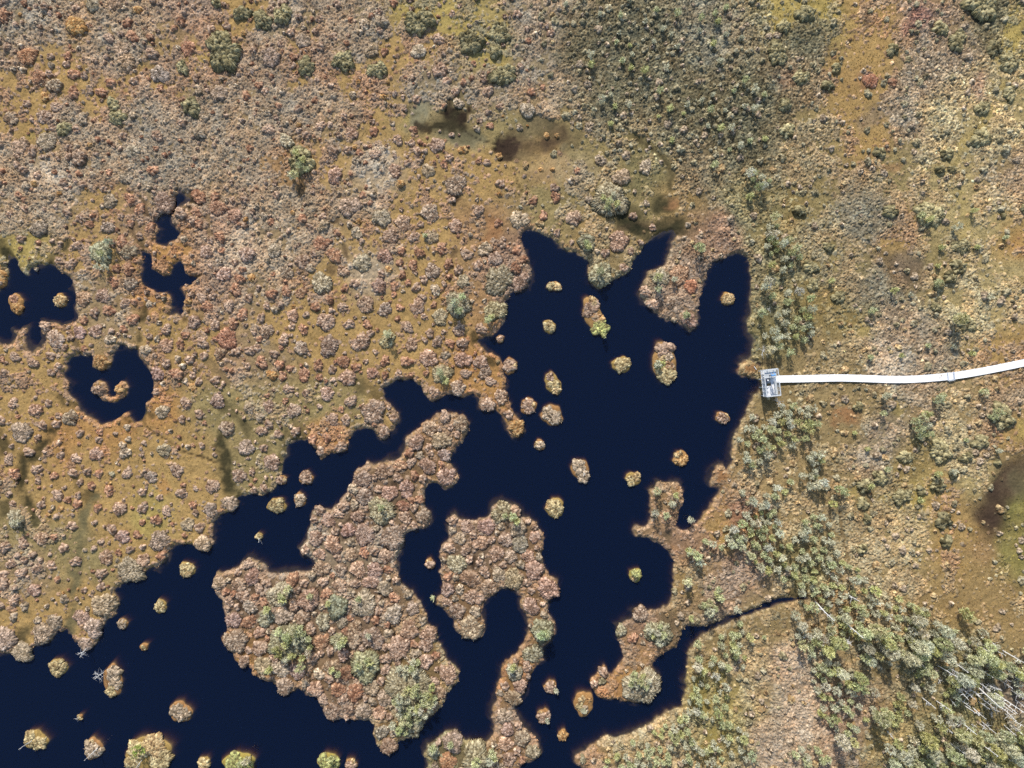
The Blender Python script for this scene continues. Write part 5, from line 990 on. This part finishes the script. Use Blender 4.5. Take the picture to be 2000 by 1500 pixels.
LONE = [((66,1444,36,1464),"white forked dead tree leaning off the yellow-green lower-left islet",False),((194,1458,164,1486),"single thin white dead tree rising from the grey lower-left islet",False),((279,1482,264,1502),"white dead trunk on the largest islet at the lower edge",False),
 ((16,1258,4,1270),"small white dead trunk on the mossy bank at the lower left edge",False),((204,1312,186,1326),"bushy silver dead tree on the long lower-left islet",True),((171,1264,158,1276),"grey twiggy dead tree at the tip of the lower western headland",True),
 ((507,1048,505,1060),"white twig standing on the tiny round islet west of the long island",False),((157,1399,148,1405),"thin dark stick on the tiniest yellow-tufted islet",False),((1488,686,1491,685),"star-shaped silver dead pine just above the viewing platform",True),
 ((1502,553,1506,553),"star-shaped pale dead pine among the lakeside pines",True),((1514,782,1525,788),"grey bare tree touching the viewing platform's lower edge",True),((1497,606,1503,602),"white broken trunk among the lakeside pines",False),((1140,922,1141,928),"white stick on the tilted dark islet",False)]
for q, lb, bu in LONE: dead_tree(*q, lb, None, thick=.6, twigs=10 if bu else 4, hmin=2.6 if bu else 1.0, bushy=bu)

# ------------------------------------------------------------------ boardwalk
def strip(center, off0, off1, z0, z1, col=(1, 1, 1), mb=None):
    """a long plank following the centre line between two side offsets"""
    pts = np.array(center); n = len(pts); V_ = []
    for i in range(n):
        t = pts[min(i + 1, n - 1)] - pts[max(i - 1, 0)]; t /= np.linalg.norm(t); nn = np.array([-t[1], t[0]])
        for o_, z_ in ((off0, z0), (off1, z0), (off1, z1), (off0, z1)):
            p = pts[i] + nn * o_; V_.append([p[0], p[1], z_])
    Q = []
    for i in range(n - 1):
        for k in range(4):
            k2 = (k + 1) % 4; Q.append([i * 4 + k, (i + 1) * 4 + k, (i + 1) * 4 + k2, i * 4 + k2])
    Q += [[3, 2, 1, 0], [n * 4 - 4, n * 4 - 3, n * 4 - 2, n * 4 - 1]]
    mb.add(V_, Q=Q, c=col)
BW = [(1503,742),(1520,740.5),(1560,739.8),(1600,738.8),(1640,738.2),(1690,739.6),(1740,741.2),(1790,740),(1850,735),(1900,727.5),(1950,718),(2000,707.5),(2050,696)]
def dens(pts, step=6):
    P = np.array(pts, float); out = []
    for i in range(len(P) - 1):
        m_ = max(2, int(np.linalg.norm(P[i + 1] - P[i]) / step))
        for k in range(m_):
            t = k / m_; a = P[max(i - 1, 0)]; b = P[i]; c = P[i + 1]; d = P[min(i + 2, len(P) - 1)]
            out.append(0.5 * ((2 * b) + (c - a) * t + (2 * a - 5 * b + 4 * c - d) * t * t + (3 * b - a - 3 * c + d) * t ** 3))
    out.append(P[-1]); return np.array(out)
line = np.array([W(*p) for p in dens(BW)])
bwt = tag(obj('boardwalk', None, None, None, (0, 0, 0)), 'sunbleached white plank boardwalk running from the viewing platform to the right edge', 'boardwalk')
mdk = MB(); zt = .58
segs = [(0, 30), (30, 62), (62, len(line))]
half = 0.49; npl = 6; pw = 2 * half / npl
k0 = 0
while k0 < len(line) - 1:
    k1 = min(k0 + random.randint(7, 9), len(line) - 1)
    for b in range(npl):
        o0 = -half + b * pw + .008; o1 = -half + (b + 1) * pw - .008
        v = random.uniform(.93, 1.0); jit = random.uniform(-.012, .012)
        strip(line[k0:k1 + 1], o0 + jit * .3, o1 + jit * .3, zt - .045, zt + jit * .3, (v, v, v * .99), mdk)
    k0 = k1
obj('plank_deck', mdk.mesh('plank_deck'), M_BOARD, bwt)
msl = MB()
for k in range(2, len(line) - 1, 4):
    t = line[min(k + 1, len(line) - 1)] - line[k - 1]; a = math.atan2(t[1], t[0])
    msl.box((line[k][0], line[k][1], zt - .12), (.14, 1.08, .14), a); 
    for sgn in (-1, 1):
        n_ = np.array([-math.sin(a), math.cos(a)]) * .42 * sgn; msl.box((line[k][0] + n_[0], line[k][1] + n_[1], .15), (.1, .1, .7), a)
obj('bearers', msl.mesh('bearers'), M_GREY, bwt)
mj = MB(); jx, jy = W(1852, 735); 
for kx, wd_ in ((-6.2, .16), (5.8, .22)):
    a = math.atan2(W(1862, 733.3)[1] - W(1842, 735.8)[1], 20 * S); x_, y_ = W(1852 + kx, 735 - kx * .12); mj.box((x_, y_, zt + .018), (wd_, 1.12, .03), a, (.86, .9, 1.0))
x_, y_ = W(1853, 743.2); mj.box((x_, y_, zt - .04), (.75, .16, .07), math.atan2(.12, 1), (.8, .8, .8))
obj('repair_joint', mj.mesh('repair_joint'), M_GREY, bwt)

# ------------------------------------------------------------------ viewing platform on posts, a little east of where it seems to stand
PH = 1.9
pxc, pyc = WH(1502.5, 747.5, PH)
k_ = (CAM_H - PH) / CAM_H * S
pa = math.radians(6.5)
plat = tag(obj('viewing_platform', None, None, None, (pxc, pyc, 0), pa), 'raised grey timber viewing platform with railings at the lake end of the boardwalk', 'platform')
HX, HY = 14.3 * k_, 26.5 * k_
md = MB(); nb_ = 26
for i in range(nb_):          # deck boards across, leaving the stair well open
    y_ = -HY + (i + .5) * 2 * HY / nb_; bw_ = 2 * HY / nb_ - .02; v = random.uniform(.88, 1.0)
    if -.35 < y_ < .62 and abs(y_ - .15) > .06:
        md.box((-HX * .80, y_, PH - .03), (HX * .4 - .005, bw_, .05), 0, (v, v, v)); md.box((HX * .60, y_, PH - .03), (HX * .8 - .005, bw_, .05), 0, (v, v, v))
    else: md.box((0, y_, PH - .03), (2 * HX, bw_, .05), 0, (v, v, v))
obj('deck', md.mesh('deck'), M_BOARD, plat)
mp_ = MB()
for sx_ in (-1, 1):
    for yy in (-HY, -HY * .33, HY * .33, HY): mp_.box((sx_ * (HX - .32), yy * .92, PH / 2 - .2), (.11, .11, PH + .35)); 
for yy in (-.97, 0, .97): mp_.box((0, HY * yy, PH - .14), (2 * HX - .3, .1, .14))
obj('posts', mp_.mesh('posts'), M_GREY, plat)
mr = MB(); RH_ = 1.05
for sx_ in (-1, 1):
    for j in range(7):
        yy = -HY + .06 + j * (2 * HY - .12) / 6
        if sx_ == 1 and .1 < yy < .8: continue
        mr.box((sx_ * (HX - .05), yy, PH + RH_ / 2), (.08, .08, RH_))
    spans = [(-HY, HY)] if sx_ == -1 else [(-HY, .05), (.95, HY)]
    for a0, a1 in spans:
        mr.box((sx_ * (HX - .05), (a0 + a1) / 2, PH + RH_ + .03), (.12, a1 - a0, .045)); mr.box((sx_ * (HX - .05), (a0 + a1) / 2, PH + .55), (.04, a1 - a0, .07))
for sy_ in (-1, 1):
    mr.box((0, sy_ * (HY - .06), PH + RH_ + .032), (2 * HX - .16, .16, .045)); mr.box((0, sy_ * (HY - .06), PH + .55), (2 * HX - .16, .04, .09))
    for xx in (-.4, .4): mr.box((xx, sy_ * (HY - .06), PH + RH_ / 2), (.08, .08, RH_))
obj('railing', mr.mesh('railing'), M_GREY, plat)
for sx_ in (-1, 1):
    mb_ = MB()
    for q in range(3): mb_.box((sx_ * (HX - .30) + (q - 1) * .10, -HY * .42, PH + .44), (.085, HY * .95, .04))
    for yy in (-.85, -.42, -.02): mb_.box((sx_ * (HX - .30), HY * yy, PH + .2), (.26, .08, .42))
    obj('bench', mb_.mesh('bench'), M_GREY, plat)
mw = MB()
for q in range(3): mw.box((0, .62 + .001 * q, PH + .12 + q * .2), (2 * HX - .5, .04, .17))      # boarded front of the raised step
mw.box((0, (HY + .62) / 2 - .04, PH + .70), (2 * HX - .34, HY - .62 - .16, .05)); 
obj('raised_step', mw.mesh('raised_step'), M_GREY, plat)
ms_ = MB()
for q in range(6): ms_.box((HX - .35 - q * .2, .38, zt + .1 + q * .2), (.24, .66, .04), 0, (.8, .8, .8))
for yy in (.03, .73): ms_.tube([(HX - .1, yy, zt - .1), (HX - 1.45, yy, PH - .1)], .04, 4)
obj('stairs', ms_.mesh('stairs'), M_GREY, plat)

# ------------------------------------------------------------------ two visitors
def person(x, y, z, rz, jacket, legs, hat, lb, sit=False, s=1.0):
    e = obj('person', None, None, None, (x, y, z), rz); tag(e, lb, 'person'); e.scale = (s, s, s)
    J = {}; E = []; 
    def v(n, co, r): J[n] = (Vector(co), r)
    def ed(*n):
        for a, b in zip(n[:-1], n[1:]): E.append((a, b))
    hip = .48 if sit else .92
    v('pel', (0, 0, hip), .135); v('waist', (0, 0, hip + .2), .13); v('chest', (0, 0, hip + .42), .15); v('neck', (0, .01, hip + .57), .055); v('head', (0, .03, hip + .68), .09); v('crown', (0, .02, hip + .80), .085)
    ed('pel', 'waist', 'chest', 'neck', 'head', 'crown')
    for sg, nm in ((-1, 'l'), (1, 'r')):
        v('sh' + nm, (sg * .19, 0, hip + .48), .07); v('el' + nm, (sg * .27, .08, hip + .22), .05); v('wr' + nm, (sg * .22, .27, hip + .18), .032); v('pa' + nm, (sg * .21, .34, hip + .18), .036)
        ed('chest', 'sh' + nm, 'el' + nm, 'wr' + nm, 'pa' + nm)
        for f in range(4):
            v(f'f{nm}{f}', (sg * (.185 + .016 * f), .385, hip + .185), .009); v(f'g{nm}{f}', (sg * (.185 + .016 * f), .41 + .006 * (f % 3), hip + .155), .008); ed('pa' + nm, f'f{nm}{f}', f'g{nm}{f}')
        v(f't{nm}', (sg * .16, .355, hip + .2), .010); v(f'u{nm}', (sg * .15, .385, hip + .19), .009); ed('pa' + nm, f't{nm}', f'u{nm}')
        v('hp' + nm, (sg * .10, 0, hip - .05), .10)
        if sit: v('kn' + nm, (sg * .12, .44, hip), .065); v('an' + nm, (sg * .12, .46, .09), .045); v('to' + nm, (sg * .13, .62, .04), .04)
        else: v('kn' + nm, (sg * .10, .02, .48), .065); v('an' + nm, (sg * .10, -.01, .09), .045); v('to' + nm, (sg * .12, .15, .04), .04)
        ed('pel', 'hp' + nm, 'kn' + nm, 'an' + nm, 'to' + nm)
    names = list(J); me = bpy.data.meshes.new('body')
    me.from_pydata([J[n][0] for n in names], [(names.index(a), names.index(b)) for a, b in E], [])
    o = obj('body', me, None, e)
    sk = o.modifiers.new('skin', 'SKIN'); 
    for i, n in enumerate(names): me.skin_vertices[0].data[i].radius = (J[n][1], J[n][1]); me.skin_vertices[0].data[i].use_root = (i == 0)
    o.modifiers.new('sub', 'SUBSURF').levels = 1; o.modifiers['sub'].render_levels = 1
    # clothing colours by height along the body
    m, nt, N, L = new_mat('clothed_body'); out = N.new('ShaderNodeOutputMaterial'); b = N.new('ShaderNodeBsdfPrincipled'); b.inputs['Roughness'].default_value = .8
    tc = N.new('ShaderNodeTexCoord'); sp = N.new('ShaderNodeSeparateXYZ'); cr = N.new('ShaderNodeValToRGB'); cr.color_ramp.interpolation = 'CONSTANT'
    mr_ = N.new('ShaderNodeMapRange'); mr_.inputs['From Max'].default_value = 2.0
    L.new(tc.outputs['Object'], sp.inputs[0]); L.new(sp.outputs['Z'], mr_.inputs['Value']); L.new(mr_.outputs[0], cr.inputs[0]); L.new(cr.outputs[0], b.inputs['Base Color']); L.new(b.outputs[0], out.inputs['Surface'])
    el = cr.color_ramp.elements; el[0].color = (.03, .025, .02, 1); el[1].position = .04 if not sit else .03; el[1].color = (*legs, 1)
    q = el.new((hip + .06) / 2); q.color = (*jacket, 1); q = el.new((hip + .575) / 2); q.color = (.45, .28, .2, 1)
    me.materials.append(m)
    hb = MB(); hz = hip + .76
    for i in range(4):
        pass
    hb.tube([(0, .02, hz - .015), (0, .02, hz + .09), (0, .02, hz + .125)], [.112, .10, .045], 10); hb.tube([(0, .09, hz), (0, .17, hz - .01)], [.06, .03], 6)
    obj('cap', hb.mesh('cap'), plain_mat('cap_cloth', hat), e)
x_, y_ = WH(1500, 732, PH + 1.6); 
person(pxc - .16, pyc + .98, PH + .72, .3, (.10, .30, .62), (.05, .06, .10), (.16, .38, .70), 'person in a bright blue jacket standing at the upper end of the viewing platform')
person(pxc - .66, pyc + .30, PH, -1.4, (.06, .08, .13), (.05, .05, .06), (.75, .75, .74), 'person in dark clothes with a white cap seated by the platform railing', sit=True)
# the short pale stake lying by the platform
st = MB(); p0 = W(1471, 716); p1 = W(1475.5, 722); st.tube([(p0[0], p0[1], .35), (p1[0], p1[1], .32)], .05, 6)
tag(obj('stake', st.mesh('stake'), M_DEAD), 'short white stake lying on the mud left of the viewing platform', 'stake')
EXPO=0.45
# ------------------------------------------------------------------ light, sky, camera
SUN_EL = math.radians(38); SUN_AZ = math.radians(-14)     # sun up-frame, a little to the left
wld = bpy.data.worlds.new('World'); scene.world = wld; wld.use_nodes = True
nt = wld.node_tree; bg = nt.nodes['Background']
sky = nt.nodes.new('ShaderNodeTexSky'); sky.sky_type = 'NISHITA'; sky.sun_disc = False
sky.sun_elevation = SUN_EL; sky.sun_rotation = SUN_AZ; sky.air_density = 1.0; sky.dust_density = 1.0
nt.links.new(sky.outputs[0], bg.inputs['Color']); bg.inputs['Strength'].default_value = 0.14
ld = bpy.data.lights.new('sun', 'SUN'); ld.energy = 3.5; ld.angle = math.radians(0.55); ld.color = (1.0, 0.955, 0.89)
lo = bpy.data.objects.new('sun', ld); COL.objects.link(lo)
sdir = Vector((math.sin(SUN_AZ) * math.cos(SUN_EL), math.cos(SUN_AZ) * math.cos(SUN_EL), math.sin(SUN_EL)))
lo.rotation_euler = (-sdir).to_track_quat('-Z', 'Y').to_euler(); lo.location = (0, 0, 60)
cd = bpy.data.cameras.new('camera'); cd.sensor_width = 36; cd.lens = 36 * CAM_H / (2000 * S); cd.clip_end = 4000; cd.clip_start = 1
co = bpy.data.objects.new('camera', cd); COL.objects.link(co); co.location = (0, 0, CAM_H); co.rotation_euler = (0, 0, 0)
scene.camera = co
scene.view_settings.view_transform = 'Standard'; scene.view_settings.look = 'None'
scene.view_settings.exposure = EXPO; scene.view_settings.gamma = 1
scene.cycles.max_bounces = 6; scene.cycles.diffuse_bounces = 2; scene.cycles.transparent_max_bounces = 12
scene.cycles.use_denoising = False
